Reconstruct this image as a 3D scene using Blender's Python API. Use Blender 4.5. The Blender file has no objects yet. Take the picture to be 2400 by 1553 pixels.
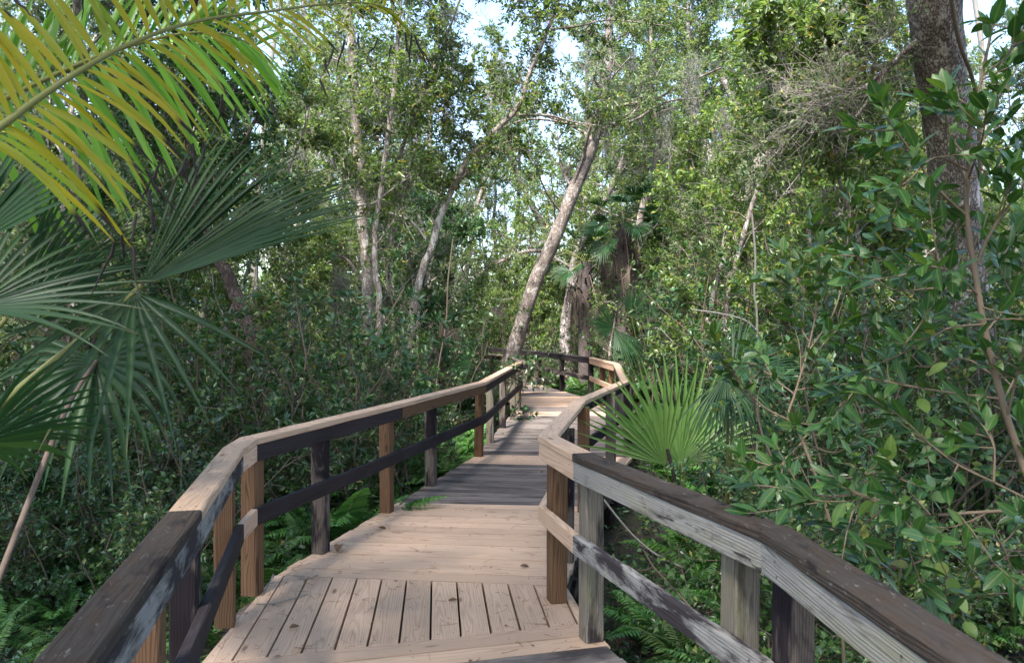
import bpy, math, random
import numpy as np
from mathutils import Vector

rng = np.random.default_rng(11)
random.seed(5)
SC = bpy.context.scene
COL = SC.collection
F, CX, HY, CAMZ = 1800.0, 1200.0, 770.0, 1.5     # lens in photo pixels, optical axis, horizon row, eye height
GZ = -0.5                                        # forest floor


def px(u, v, d):
    """the point seen at photo pixel (u, v), d metres ahead"""
    return np.array([(u - CX) / F * d, d, CAMZ - (v - HY) / F * d])


def gp(u, d, z=GZ):
    return np.array([(u - CX) / F * d, d, z])


def unit(a):
    a = np.asarray(a, float)
    n = np.linalg.norm(a, axis=-1, keepdims=True)
    return a / np.maximum(n, 1e-9)


# ------------------------------------------------------------------ tagging
def tag(o, label=None, cat=None, group=None, kind=None):
    if label: o['label'] = label
    if cat: o['category'] = cat
    if group: o['group'] = group
    if kind: o['kind'] = kind
    return o


def thing(name, label, cat, loc=(0, 0, 0), rz=0.0, group=None):
    o = bpy.data.objects.new(name, None)
    COL.objects.link(o)
    o.location = [float(c) for c in loc]
    o.rotation_euler = (0, 0, rz)
    o.empty_display_size = 0.1
    return tag(o, label, cat, group)


# ------------------------------------------------------------------ mesh builder
class MB:
    def __init__(self):
        self.v, self.q, self.t, self.qm, self.tm, self.bc, self.n = [], [], [], [], [], [], 0

    def add(self, verts, quads=None, tris=None, bc=None, m=0):
        verts = np.asarray(verts, float).reshape(-1, 3)
        if quads is not None and len(quads):
            q = np.asarray(quads, int).reshape(-1, 4) + self.n
            self.q.append(q); self.qm.append(np.full(len(q), m))
        if tris is not None and len(tris):
            t = np.asarray(tris, int).reshape(-1, 3) + self.n
            self.t.append(t); self.tm.append(np.full(len(t), m))
        self.v.append(verts)
        self.bc.append(np.zeros_like(verts) if bc is None else np.asarray(bc, float).reshape(-1, 3))
        self.n += len(verts)

    def build(self, name, mats, parent=None, smooth=True, origin=None):
        V = np.concatenate(self.v)
        if origin is not None: V = V - np.asarray(origin, float)
        Q = np.concatenate(self.q) if self.q else np.zeros((0, 4), int)
        T = np.concatenate(self.t) if self.t else np.zeros((0, 3), int)
        me = bpy.data.meshes.new(name)
        me.vertices.add(len(V)); me.vertices.foreach_set('co', V.astype(np.float32).ravel())
        me.loops.add(Q.size + T.size)
        me.loops.foreach_set('vertex_index', np.concatenate([Q.ravel(), T.ravel()]).astype(np.int32))
        me.polygons.add(len(Q) + len(T))
        st = np.concatenate([np.arange(len(Q)) * 4, Q.size + np.arange(len(T)) * 3])
        me.polygons.foreach_set('loop_start', st.astype(np.int32))
        if not isinstance(mats, (list, tuple)): mats = [mats]
        for m_ in mats: me.materials.append(m_)
        mi = np.concatenate((self.qm if self.qm else []) + (self.tm if self.tm else []))
        me.polygons.foreach_set('material_index', mi.astype(np.int32))
        me.polygons.foreach_set('use_smooth', np.full(len(Q) + len(T), smooth))
        a = me.attributes.new('bc', 'FLOAT_VECTOR', 'POINT')
        a.data.foreach_set('vector', np.concatenate(self.bc).astype(np.float32).ravel())
        me.update(calc_edges=True)
        o = bpy.data.objects.new(name, me)
        COL.objects.link(o)
        if parent is not None: o.parent = parent
        if origin is not None and parent is None: o.location = [float(c) for c in origin]
        return o


def tube(mb, pts, rad, sides=8, m=0, cap=False):
    pts = np.asarray(pts, float); n = len(pts)
    rad = np.broadcast_to(np.asarray(rad, float), (n,))
    tan = np.empty_like(pts)
    tan[1:-1] = pts[2:] - pts[:-2]; tan[0] = pts[1] - pts[0]; tan[-1] = pts[-1] - pts[-2]
    tan = unit(tan)
    ref = np.array([0, 0, 1.0]) if abs(tan[0][2]) < 0.9 else np.array([1.0, 0, 0])
    a = unit(np.cross(tan, ref)); b = np.cross(tan, a)
    th = np.arange(sides) / sides * 2 * math.pi
    ring = a[:, None, :] * np.cos(th)[None, :, None] + b[:, None, :] * np.sin(th)[None, :, None]
    V = pts[:, None, :] + ring * rad[:, None, None]
    L = np.concatenate([[0], np.cumsum(np.linalg.norm(np.diff(pts, axis=0), axis=1))])
    bc = np.zeros_like(V)
    bc[..., 0] = L[:, None]; bc[..., 1] = (np.cos(th) * 1)[None, :] * rad[:, None]; bc[..., 2] = (np.sin(th))[None, :] * rad[:, None]
    i = np.arange(n - 1)[:, None] * sides; j = np.arange(sides)[None, :]; k = (j + 1) % sides
    Q = np.stack([i + j, i + k, i + sides + k, i + sides + j], -1).reshape(-1, 4)
    mb.add(V.reshape(-1, 3), Q, bc=bc.reshape(-1, 3), m=m)
    if cap:
        c = len(pts) * sides
        mb.add(np.vstack([V[-1], pts[-1]]), tris=[[x, (x + 1) % sides, sides] for x in range(sides)], m=m)
        mb.add(np.vstack([V[0], pts[0]]), tris=[[(x + 1) % sides, x, sides] for x in range(sides)], m=m)


def smooth_line(pts, n=4):
    """Catmull-Rom through the given points"""
    p = np.asarray(pts, float)
    if len(p) < 3: return np.linspace(p[0], p[-1], n + 1)
    e = np.vstack([2 * p[0] - p[1], p, 2 * p[-1] - p[-2]])
    out = []
    for i in range(1, len(e) - 2):
        a, b, c, d = e[i - 1], e[i], e[i + 1], e[i + 2]
        for t in np.linspace(0, 1, n, endpoint=False):
            out.append(0.5 * (2 * b + (c - a) * t + (2 * a - 5 * b + 4 * c - d) * t * t + (3 * b - 3 * c + d - a) * t ** 3))
    out.append(p[-1])
    return np.array(out)


def sticks(mb, P, D, L, r, m=0, bend=0.12, rg=rng):
    """many thin three-sided twigs with one bend each"""
    P = np.asarray(P, float); D = unit(D); N = len(P)
    L = np.broadcast_to(L, (N,)); r = np.broadcast_to(r, (N,))
    mid = P + D * (L * .5)[:, None] + rg.normal(0, 1, (N, 3)) * (L * bend)[:, None]
    end = P + D * L[:, None]
    ref = np.where(np.abs(D[:, 2:3]) < .9, np.array([[0, 0, 1.]]), np.array([[1., 0, 0]]))
    a = unit(np.cross(D, ref)); b = np.cross(D, a)
    V = []
    for c, s in ((P, 1), (mid, .75), (end, .3)):
        for th in (0, 2.094, 4.188):
            V.append(c + (a * math.cos(th) + b * math.sin(th)) * (r * s)[:, None])
    V = np.stack(V, 1)
    Q = np.array([[i * 3 + j, i * 3 + (j + 1) % 3, i * 3 + 3 + (j + 1) % 3, i * 3 + 3 + j] for i in range(2) for j in range(3)])
    Qs = (Q[None] + (np.arange(N) * 9)[:, None, None]).reshape(-1, 4)
    mb.add(V.reshape(-1, 3), Qs, m=m)


# leaf templates: x along, y across (unit width), z out of plane
def leaf_template(rows, curl=0.12, fold=0.18):
    if rows == 0:
        v = np.array([[0, 0, 0], [.45, .5, fold], [1, 0, -curl], [.45, -.5, fold]])
        return v, np.array([[0, 2, 1], [0, 3, 2]])
    xs = np.linspace(0, 1, rows + 2)
    v = [[0, 0, 0]]; t = []
    prev = None
    for x in xs[1:-1]:
        w = (math.sin(math.pi * x ** .85)) ** .8 * .5
        z = -curl * x * x
        k = len(v)
        v += [[x, w, z + fold * w * 2 * .5], [x, 0, z], [x, -w, z + fold * w * 2 * .5]]
        if prev is None:
            t += [[0, k + 1, k], [0, k + 2, k + 1]]
        else:
            for a in (0, 1):
                t += [[prev + a, prev + a + 1, k + a + 1], [prev + a, k + a + 1, k + a]]
        prev = k
    v.append([1, 0, -curl]); e = len(v) - 1
    t += [[prev, prev + 1, e], [prev + 1, prev + 2, e]]
    return np.array(v), np.array(t)


T2 = leaf_template(0)
T4 = leaf_template(1)
THI = leaf_template(5, curl=.14, fold=.09)


def leaves(mb, P, D, N, L, W, tpl, m=0):
    P = np.asarray(P, float); n = len(P)
    if n == 0: return
    D = unit(D); S = unit(np.cross(N, D)); N = np.cross(D, S)
    L = np.broadcast_to(L, (n,)); W = np.broadcast_to(W, (n,))
    tv, tf = tpl
    V = (P[:, None] + D[:, None] * (tv[None, :, 0:1] * L[:, None, None]) + S[:, None] * (tv[None, :, 1:2] * W[:, None, None])
         + N[:, None] * (tv[None, :, 2:3] * L[:, None, None]))
    T = (tf[None] + (np.arange(n) * len(tv))[:, None, None]).reshape(-1, 3)
    bc = np.zeros((n, len(tv), 3)); bc[..., 0] = tv[None, :, 0]; bc[..., 1] = tv[None, :, 1]
    mb.add(V.reshape(-1, 3), tris=T, bc=bc.reshape(-1, 3), m=m)


def leafed_twigs(mb, P, D, L, k, leafL, leafW, rg, tpl=T4, mt=0, ml=1, r=.003, whorl=0.0, up=.7, droop=.1):
    """twigs starting at P along D, each with k leaves; whorl pushes the leaves to the tip"""
    P = np.asarray(P, float); D = unit(D); n = len(P); L = np.broadcast_to(L, (n,))
    sticks(mb, P, D, L, r, m=mt, rg=rg)
    f = rg.uniform(.15, 1, (n, k)); f = f ** (1 / (1 + 5 * whorl))
    pos = P[:, None] + D[:, None] * (L[:, None, None] * f[..., None])
    rnd = rg.normal(0, 1, (n, k, 3)); Dn = np.repeat(D[:, None], k, 1)
    perp = unit(rnd - Dn * (rnd * Dn).sum(-1, keepdims=True))
    ld = unit(Dn * (.45 + .3 * whorl) + perp * .9 + np.array([0, 0, -droop]))
    nn = unit(np.array([0, 0, up]) + Dn * .5 * whorl + rg.normal(0, .45, (n, k, 3)))
    s = rg.uniform(.65, 1.2, (n, k))
    leaves(mb, pos.reshape(-1, 3), ld.reshape(-1, 3), nn.reshape(-1, 3), (leafL * s).ravel(), (leafW * s).ravel(), tpl, m=ml)


def wander(p, d, L, n, jit, up, rg):
    pts = [np.asarray(p, float)]; d = unit(d)
    for i in range(n):
        d = unit(d + rg.normal(0, jit, 3) + np.array([0, 0, up])); pts.append(pts[-1] + d * L / n)
    return np.array(pts), d


def along(pts, t):
    pts = np.asarray(pts); x = t * (len(pts) - 1); i = min(int(x), len(pts) - 2)
    return pts[i] + (pts[i + 1] - pts[i]) * (x - i), unit(pts[i + 1] - pts[i])


def grow(wood, crown, trunk, r0, rg, t0=.35, limbs=12, limbL=2.2, subs=6, twigs=6, k=9, leafL=.07, leafW=.032, tpl=T2,
         limb_up=.10, twigL=.32, whorl=0., bare=0, spread=1.0, droop=.1, limb_r=.32):
    """limbs, branches and leafy twigs along a trunk polyline; wood takes the limbs, crown the twigs and leaves"""
    TP, TD, TL = [], [], []
    az = rg.uniform(0, 6.28)
    for i in range(limbs):
        t = t0 + (1 - t0) * (i + rg.uniform(0, .8)) / limbs
        p, d = along(trunk, min(t, .999)); az += 2.4 + rg.normal(0, .4)
        ll = limbL * (1 - .55 * (t - t0) / (1 - t0)) * rg.uniform(.65, 1.25)
        dd = unit(np.array([math.cos(az) * spread, math.sin(az) * spread, rg.uniform(.25, .95)]) + d * .3)
        lp, _ = wander(p, dd, ll, 6, .2, limb_up * rg.uniform(-.5, 1.2), rg)
        rr = max(.006, r0 * limb_r * (1 - .6 * t) * rg.uniform(.7, 1.2))
        tube(wood, lp, np.linspace(rr, rr * .3, 7), 5)
        for j in range(subs):
            s = .25 + .75 * (j + rg.uniform(0, 1)) / subs
            q, e = along(lp, min(s, .999))
            sd = unit(e * .6 + rg.normal(0, .75, 3) + np.array([0, 0, .12]))
            sl = ll * .42 * rg.uniform(.6, 1.2) * (1.15 - .5 * s)
            sp, _ = wander(q, sd, sl, 3, .2, .02, rg)
            tube(wood, sp, np.linspace(rr * .38, rr * .16, 4), 3)
            for _ in range(twigs):
                w, g = along(sp, rg.uniform(.2, .999))
                TP.append(w); TD.append(unit(g * .7 + rg.normal(0, .65, 3) + np.array([0, 0, .05]))); TL.append(twigL * rg.uniform(.5, 1.3))
    TP, TD, TL = np.array(TP), np.array(TD), np.array(TL)
    if bare > 0:
        nb = int(len(TP) * bare); ii = rg.integers(0, len(TP), nb)
        sticks(crown, TP[ii], unit(TD[ii] + rg.normal(0, .6, (nb, 3))), twigL * rg.uniform(.8, 2.2, nb), .0032, m=0, rg=rg, bend=.18)
    leafed_twigs(crown, TP, TD, TL, k, leafL, leafW, rg, tpl=tpl, r=.003, whorl=whorl, droop=droop)


def fan(mb, hub, axis, normal, R, nseg=36, spread=200, fuse=.45, tip=.25, cup=.35, rg=rng, m=0, wfac=1.0):
    """a fan-palm blade: pleated segments joined near the hub, free and drooping towards their tips"""
    hub = np.asarray(hub, float); axis = unit(axis); side = unit(np.cross(normal, axis)); nrm = np.cross(axis, side)
    a = np.radians(np.linspace(-spread / 2, spread / 2, nseg)) + rg.normal(0, .015, nseg)
    da = math.radians(spread) / nseg * wfac
    Ls = R * (.70 + .30 * np.cos(a * .5)) * rg.uniform(.93, 1.05, nseg)
    rows = np.array([.015, .12, .25, .38, .5, .62, .74, .87, 1.0]); nr = len(rows)
    dirs = axis * np.cos(a)[:, None] + (side * math.cos(cup) * np.sin(a)[:, None] + nrm * math.sin(cup) * np.abs(np.sin(a))[:, None])
    lat = unit(np.cross(nrm, dirs))
    up = np.cross(dirs, lat)
    r = rows[None, :] * Ls[:, None]
    hw = np.where(rows < fuse, rows * math.tan(da / 2), fuse * math.tan(da / 2) * np.clip((1 - rows) / (1 - fuse), 0, 1) ** .75)[None, :] * Ls[:, None]
    hw = np.maximum(hw, .0006)
    c = hub + dirs[:, None] * r[..., None]
    free = np.clip((rows - fuse) / (1 - fuse), 0, 1)[None, :] ** 2
    dr = tip * rg.uniform(.5, 1.5, nseg)
    c = c + np.array([0, 0, -1.0]) * (free * dr[:, None] * Ls[:, None])[..., None]
    # hanging tips also pull in
    c = c - dirs[:, None] * (free * (dr[:, None] * .35) * Ls[:, None])[..., None]
    pl = hw * .55
    V = np.stack([c + lat[:, None] * hw[..., None] + up[:, None] * pl[..., None], c - up[:, None] * pl[..., None] * .6,
                  c - lat[:, None] * hw[..., None] + up[:, None] * pl[..., None]], 2)
    bc = np.zeros_like(V); bc[..., 0] = rows[None, :, None]; bc[..., 0, 1] = 1; bc[..., 2, 1] = -1
    i = np.arange(nr - 1)[:, None] * 3; Q = []
    for k in (0, 1):
        Q.append(np.stack([i[:, 0] + k, i[:, 0] + k + 1, i[:, 0] + 3 + k + 1, i[:, 0] + 3 + k], -1))
    Q = np.concatenate(Q)
    Qs = (Q[None] + (np.arange(nseg) * nr * 3)[:, None, None]).reshape(-1, 4)
    mb.add(V.reshape(-1, 3), Qs, bc=bc.reshape(-1, 3), m=m)


def ribbons(mb, P, D, N, L, W, droop, nr=6, m=0, taper=.8, kink=None):
    """long leaflets: strips that leave P along D and sag under gravity"""
    P = np.asarray(P, float); D = unit(D); n = len(P); L = np.broadcast_to(L, (n,)); W = np.broadcast_to(W, (n,)); droop = np.broadcast_to(droop, (n,))
    t = np.linspace(0, 1, nr)
    c = P[:, None] + D[:, None] * (t[None, :] * L[:, None] * 1)[..., None]
    c = c + np.array([0, 0, -1.]) * (t[None, :] ** 2 * droop[:, None] * L[:, None])[..., None]
    lat = unit(np.cross(N, D)); up = np.cross(D, lat)
    w = (np.clip(t * 5, .25, 1) * (1 - t ** 3 * taper))[None, :] * W[:, None] * .5
    w[:, -1] *= .25
    V = np.stack([c + lat[:, None] * w[..., None] + up[:, None] * w[..., None] * .35, c, c - lat[:, None] * w[..., None] + up[:, None] * w[..., None] * .35], 2)
    bc = np.zeros_like(V); bc[..., 0] = t[None, :, None]; bc[..., 0, 1] = 1; bc[..., 2, 1] = -1
    i = np.arange(nr - 1) * 3
    Q = np.concatenate([np.stack([i + k, i + k + 1, i + 4 + k, i + 3 + k], -1) for k in (0, 1)])
    Qs = (Q[None] + (np.arange(n) * nr * 3)[:, None, None]).reshape(-1, 4)
    mb.add(V.reshape(-1, 3), Qs, bc=bc.reshape(-1, 3), m=m)


def fern_frond(mb, base, d, L, rg, arch=.5, pairs=24, width=.16, m=0):
    """one arching frond with paired pinnae"""
    d = unit(d); t = np.linspace(0, 1, 9)
    h = unit(np.array([d[0], d[1], 0]) + 1e-6)
    pts = base + d * (t * L)[:, None] + h * (t ** 2 * L * .25)[:, None] - np.array([0, 0, 1]) * (t ** 2.2 * L * arch)[:, None]
    tube(mb, pts, np.linspace(.0035, .001, 9), 3, m=m)
    s = np.linspace(.14, .985, pairs)
    idx = s * 8; i0 = np.minimum(idx.astype(int), 7); fr = (idx - i0)[:, None]
    P = pts[i0] * (1 - fr) + pts[i0 + 1] * fr
    tan = unit(pts[i0 + 1] - pts[i0])
    lat = unit(np.cross(tan, np.array([0, 0, 1.])))
    nrm = np.cross(lat, tan)
    w = width * L * np.sin(np.pi * np.clip(s * .86 + .13, 0, 1)) ** .7
    for sg in (1, -1):
        dd = unit(lat * sg + tan * .35 + rg.normal(0, .05, (pairs, 3)) - nrm * .12)
        leaves(mb, P, dd, nrm, w * rg.uniform(.9, 1.08, pairs), np.maximum(.9 * L / pairs, .012), T2, m=m)


def board(mb, p0, p1, w, h, up=(0, 0, 1), ch=.004, cut0=0., cut1=0., off=None, m=0):
    """a chamfered board from p0 to p1; w across, h along up; cut = slope of a mitred end"""
    p0 = np.asarray(p0, float); p1 = np.asarray(p1, float); L = np.linalg.norm(p1 - p0); d = (p1 - p0) / L
    s = unit(np.cross(d, np.asarray(up, float))); u = np.cross(s, d)
    a, b = w / 2, h / 2; c = min(ch, a * .5, b * .5)
    sec = np.array([[a - c, b], [-a + c, b], [-a, b - c], [-a, -b + c], [-a + c, -b], [a - c, -b], [a, -b + c], [a, b - c]])
    n = max(2, int(L / .18) + 1)
    xs = np.linspace(0, 1, n)
    V = []; bc = []
    for x in xs:
        sh = cut0 * (1 - x) + cut1 * x
        al = x * L + sec[:, 0] * sh
        V.append(p0 + d * al[:, None] + s * sec[:, 0:1] + u * sec[:, 1:2]); bc.append(np.stack([al, sec[:, 0], sec[:, 1]], 1))
    V = np.concatenate(V); bc = np.concatenate(bc)
    if n > 2: V[8:-8] += rng.normal(0, .0009, (len(V) - 16, 3))
    o = rng.uniform(0, 40, 3) if off is None else off
    Q = [[i * 8 + (j + 1) % 8, i * 8 + j, (i + 1) * 8 + j, (i + 1) * 8 + (j + 1) % 8] for i in range(n - 1) for j in range(8)]
    e = (n - 1) * 8
    Q += [[0, 1, 2, 7], [7, 2, 3, 6], [6, 3, 4, 5], [e + 7, e + 2, e + 1, e + 0], [e + 6, e + 3, e + 2, e + 7], [e + 5, e + 4, e + 3, e + 6]]
    mb.add(V, Q, bc=bc, m=m)
# ------------------------------------------------------------------ materials
class NT:
    def __init__(self, name):
        self.mat = bpy.data.materials.new(name); self.mat.use_nodes = True
        self.t = self.mat.node_tree; self.t.nodes.clear()
        self.out = self.t.nodes.new('ShaderNodeOutputMaterial')

    def n(self, kind, **kw):
        x = self.t.nodes.new(kind)
        ins = kw.pop('ins', {})
        for k, v in kw.items(): setattr(x, k, v)
        for k, v in ins.items():
            if isinstance(v, bpy.types.NodeSocket): self.t.links.new(v, x.inputs[k])
            else: x.inputs[k].default_value = v
        return x

    def math(self, op, a, b=0.0, clamp=False):
        return self.n('ShaderNodeMath', operation=op, use_clamp=clamp, ins={0: a, 1: b}).outputs[0]

    def ramp(self, fac, stops, interp='LINEAR'):
        r = self.n('ShaderNodeValToRGB', ins={0: fac}); cr = r.color_ramp; cr.interpolation = interp
        while len(cr.elements) < len(stops): cr.elements.new(.5)
        for e, (p, c) in zip(cr.elements, stops):
            e.position = p; e.color = (*c, 1) if len(c) == 3 else c
        return r.outputs[0]

    def step(self, fac, lo, hi):
        return self.n('ShaderNodeMapRange', ins={0: fac, 1: lo, 2: hi}).outputs[0]

    def mix(self, fac, a, b, mode='MIX'):
        x = self.n('ShaderNodeMix', data_type='RGBA', blend_type=mode)
        for k, v in ((0, fac), (6, a), (7, b)):
            if isinstance(v, bpy.types.NodeSocket): self.t.links.new(v, x.inputs[k])
            else: x.inputs[k].default_value = v if k == 0 else ((*v, 1) if len(v) == 3 else v)
        return x.outputs[2]

    def noise(self, vec, scale, detail=3, rough=.55, dist=0.):
        return self.n('ShaderNodeTexNoise', ins={'Vector': vec, 'Scale': scale, 'Detail': detail, 'Roughness': rough, 'Distortion': dist}).outputs[0]

    def scaled(self, vec, s, off=None):
        x = self.n('ShaderNodeVectorMath', operation='MULTIPLY', ins={0: vec, 1: s}).outputs[0]
        if off is not None: x = self.n('ShaderNodeVectorMath', operation='ADD', ins={0: x, 1: off}).outputs[0]
        return x

    def surf(self, s):
        self.t.links.new(s, self.out.inputs[0]); return self.mat


def wood_mat(name, light, dark, ring=.5, fibre=.5, rough=.75, stains=(), knots=.6, bump=.25, tone=.12, edge_dark=None):
    """sawn timber: growth rings cut at a slant, fibre streaks, knots, then stains [(colour, scale vector, lo, hi, strength)]"""
    g = NT(name)
    bc = g.n('ShaderNodeAttribute', attribute_name='bc').outputs['Vector']
    geo = g.n('ShaderNodeNewGeometry')
    rnd = geo.outputs['Random Per Island']
    oi = g.n('ShaderNodeObjectInfo').outputs['Random']
    r2 = g.math('ADD', rnd, oi)
    off = g.n('ShaderNodeCombineXYZ', ins={0: g.math('MULTIPLY', r2, 37.7), 1: g.math('MULTIPLY', r2, 91.3), 2: g.math('MULTIPLY', r2, 17.9)}).outputs[0]
    vec = g.n('ShaderNodeVectorMath', operation='ADD', ins={0: bc, 1: off}).outputs[0]
    n1 = g.noise(g.scaled(vec, (1.6, 9, 9)), 1.0, 2)
    sx = g.n('ShaderNodeSeparateXYZ', ins={0: bc})
    nn = g.math('MULTIPLY', g.math('SUBTRACT', n1, .5), .055)
    y = g.math('ADD', g.math('ADD', sx.outputs[1], g.math('MULTIPLY', g.math('SUBTRACT', g.math('FRACT', g.math('MULTIPLY', r2, 7.3)), .5), .10)), nn)
    slope = g.math('MULTIPLY', sx.outputs[0], g.math('MULTIPLY', g.math('SUBTRACT', g.math('FRACT', g.math('MULTIPLY', r2, 13.7)), .5), .09))
    z = g.math('ADD', g.math('ADD', g.math('ADD', sx.outputs[2], .035), slope), nn)
    rr = g.math('SQRT', g.math('ADD', g.math('MULTIPLY', y, y), g.math('MULTIPLY', z, z)))
    rings = g.math('ADD', g.math('MULTIPLY', g.math('SINE', g.math('MULTIPLY', rr, 620.0)), .5), .5)
    rings = g.math('POWER', rings, 2.2)
    fib = g.noise(g.scaled(vec, (5, 150, 150)), 1.0, 3, .7)
    broad = g.noise(g.scaled(vec, (.8, 4, 4)), 1.0, 2)
    f = g.math('ADD', g.math('MULTIPLY', rings, ring), g.math('MULTIPLY', g.math('SUBTRACT', fib, .35), fibre * 1.6), clamp=True)
    col = g.mix(f, light, dark)
    tv = g.math('ADD', 1 - tone, g.math('MULTIPLY', g.math('FRACT', g.math('MULTIPLY', r2, 29.1)), tone * 2))
    col = g.mix(1.0, col, g.n('ShaderNodeCombineColor', ins={0: tv, 1: tv, 2: tv}).outputs[0], 'MULTIPLY')
    col = g.mix(g.math('MULTIPLY', g.step(broad, .5, .75), .25), col, [c * .72 for c in light])
    if knots > 0:
        vo = g.n('ShaderNodeTexVoronoi', ins={'Vector': g.scaled(vec, (2.2, 7, 0)), 'Scale': 1.0, 'Randomness': 1.0})
        k = g.math('MULTIPLY', g.step(vo.outputs['Distance'], .12, .05), knots)
        col = g.mix(k, col, [dark[0] * .45, dark[1] * .38, dark[2] * .35])
        # checks and dark hairlines along the grain
    ck = g.noise(g.scaled(vec, (2.0, 70, 70)), 1.0, 1, .5)
    col = g.mix(g.math('MULTIPLY', g.step(ck, .70, .78), .55), col, [c * .3 for c in dark])
    for (sc, scl, lo, hi, st) in stains:
        s = g.noise(g.scaled(vec, scl), 1.0, 5, .65, .4)
        col = g.mix(g.math('MULTIPLY', g.step(s, lo, hi), st), col, sc)
    bmp = g.n('ShaderNodeBump', ins={'Strength': bump, 'Distance': .004, 'Height': g.math('ADD', fib, g.math('MULTIPLY', rings, .35))})
    p = g.n('ShaderNodeBsdfPrincipled', ins={'Base Color': col, 'Roughness': rough, 'Normal': bmp.outputs[0], 'Specular IOR Level': .18})
    return g.surf(p.outputs[0])


def leaf_mat(name, stops, rough=.42, trans=.3, tcol=None, spec=.5, tip=None, hue=.0, vein=.0, shade=.25, spots=0.):
    """leaves: each leaf takes its own shade from the ramp; tip = (colour, from, to) withers the leaf end"""
    g = NT(name)
    geo = g.n('ShaderNodeNewGeometry')
    rnd = geo.outputs['Random Per Island']
    oi = g.n('ShaderNodeObjectInfo').outputs['Random']
    col = g.ramp(rnd, stops)
    v = g.math('ADD', 1 - shade, g.math('MULTIPLY', oi, 2 * shade))
    hsv = g.n('ShaderNodeHueSaturation', ins={'Hue': g.math('ADD', .5 - hue, g.math('MULTIPLY', oi, 2 * hue)), 'Saturation': 1.0, 'Value': v, 'Fac': 1.0, 'Color': col})
    col = hsv.outputs[0]
    bc = None
    if tip or vein:
        bc = g.n('ShaderNodeSeparateXYZ', ins={0: g.n('ShaderNodeAttribute', attribute_name='bc').outputs['Vector']})
    if vein:
        k = g.math('ABSOLUTE', bc.outputs[1])
        col = g.mix(g.math('MULTIPLY', g.step(k, .06, .02), vein), col, [min(1, c * 2.2 + .02) for c in stops[-1][1]])
    if spots:
        tc = g.n('ShaderNodeTexCoord').outputs['Object']
        col = g.mix(g.math('MULTIPLY', g.step(g.noise(tc, 95, 3, .6), .64, .70), spots), col, (.10, .065, .03))
        col = g.mix(g.math('MULTIPLY', g.step(g.noise(tc, 22, 2), .5, .75), .4), col, (.10, .15, .04))
    if tip:
        x = g.math('ADD', bc.outputs[0], g.math('MULTIPLY', g.math('SUBTRACT', g.math('FRACT', g.math('MULTIPLY', rnd, 17.3)), .5), .3))
        col = g.mix(g.step(x, tip[1], tip[2]), col, tip[0])
    p = g.n('ShaderNodeBsdfPrincipled', ins={'Base Color': col, 'Roughness': rough, 'Specular IOR Level': spec})
    tc = g.mix(1.0, col, tcol or (1.5, 1.5, .7), 'MULTIPLY')
    tr = g.n('ShaderNodeBsdfTranslucent', ins={'Color': tc})
    m = g.n('ShaderNodeMixShader', ins={0: trans, 1: p.outputs[0], 2: tr.outputs[0]})
    return g.surf(m.outputs[0])


def bark_mat(name, light, dark, scale=1.0, lichen=None, rough=.9, bump=.6, stretch=.25):
    g = NT(name)
    tc = g.n('ShaderNodeTexCoord').outputs['Object']
    v = g.scaled(tc, (22 * scale, 22 * scale, 22 * scale * stretch))
    n = g.noise(v, 1.0, 5, .65, .6)
    vo = g.n('ShaderNodeTexVoronoi', feature='DISTANCE_TO_EDGE', ins={'Vector': g.scaled(tc, (30 * scale, 30 * scale, 30 * scale * stretch)), 'Scale': 1.0})
    cr = g.step(vo.outputs['Distance'], .02, .16)
    col = g.ramp(g.math('MULTIPLY', n, g.math('ADD', g.math('MULTIPLY', cr, .55), .5)), [(.18, dark), (.5, [(a + b) / 2 for a, b in zip(light, dark)]), (.72, light)])
    big = g.noise(tc, 2.3, 4, .6)
    col = g.mix(g.math('MULTIPLY', g.step(big, .5, .66), .55), col, dark)
    if lichen:
        l = g.noise(g.scaled(tc, (9, 9, 5)), 1.0, 4, .6)
        col = g.mix(g.math('MULTIPLY', g.step(l, .56, .62), .8), col, lichen)
    b = g.n('ShaderNodeBump', ins={'Strength': bump, 'Distance': .02, 'Height': g.math('ADD', n, g.math('MULTIPLY', cr, .5))})
    p = g.n('ShaderNodeBsdfPrincipled', ins={'Base Color': col, 'Roughness': rough, 'Normal': b.outputs[0], 'Specular IOR Level': .2})
    return g.surf(p.outputs[0])


def plain_mat(name, a, b, scale=20, rough=.8):
    g = NT(name)
    tc = g.n('ShaderNodeTexCoord').outputs['Object']
    rnd = g.n('ShaderNodeNewGeometry').outputs['Random Per Island']
    col = g.mix(g.math('ADD', g.math('MULTIPLY', g.noise(tc, scale, 4), .6), g.math('MULTIPLY', rnd, .4)), a, b)
    p = g.n('ShaderNodeBsdfPrincipled', ins={'Base Color': col, 'Roughness': rough, 'Specular IOR Level': .25})
    return g.surf(p.outputs[0])


M = {}
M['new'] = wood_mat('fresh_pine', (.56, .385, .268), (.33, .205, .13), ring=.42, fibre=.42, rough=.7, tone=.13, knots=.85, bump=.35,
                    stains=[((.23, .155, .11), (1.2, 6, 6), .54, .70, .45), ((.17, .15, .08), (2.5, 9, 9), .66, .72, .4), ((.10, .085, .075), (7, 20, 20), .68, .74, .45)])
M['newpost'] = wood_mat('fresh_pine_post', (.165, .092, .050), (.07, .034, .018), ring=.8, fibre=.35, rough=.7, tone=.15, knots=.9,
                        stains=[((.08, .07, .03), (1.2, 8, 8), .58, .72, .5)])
M['olddeck'] = wood_mat('weathered_deck', (.20, .168, .150), (.078, .064, .057), ring=.3, fibre=.9, rough=.95, tone=.28, knots=.3, bump=.6,
                        stains=[((.016, .014, .015), (1.2, 4, 4), .48, .66, .8), ((.17, .155, .15), (3, 14, 14), .60, .72, .4)])
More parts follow.
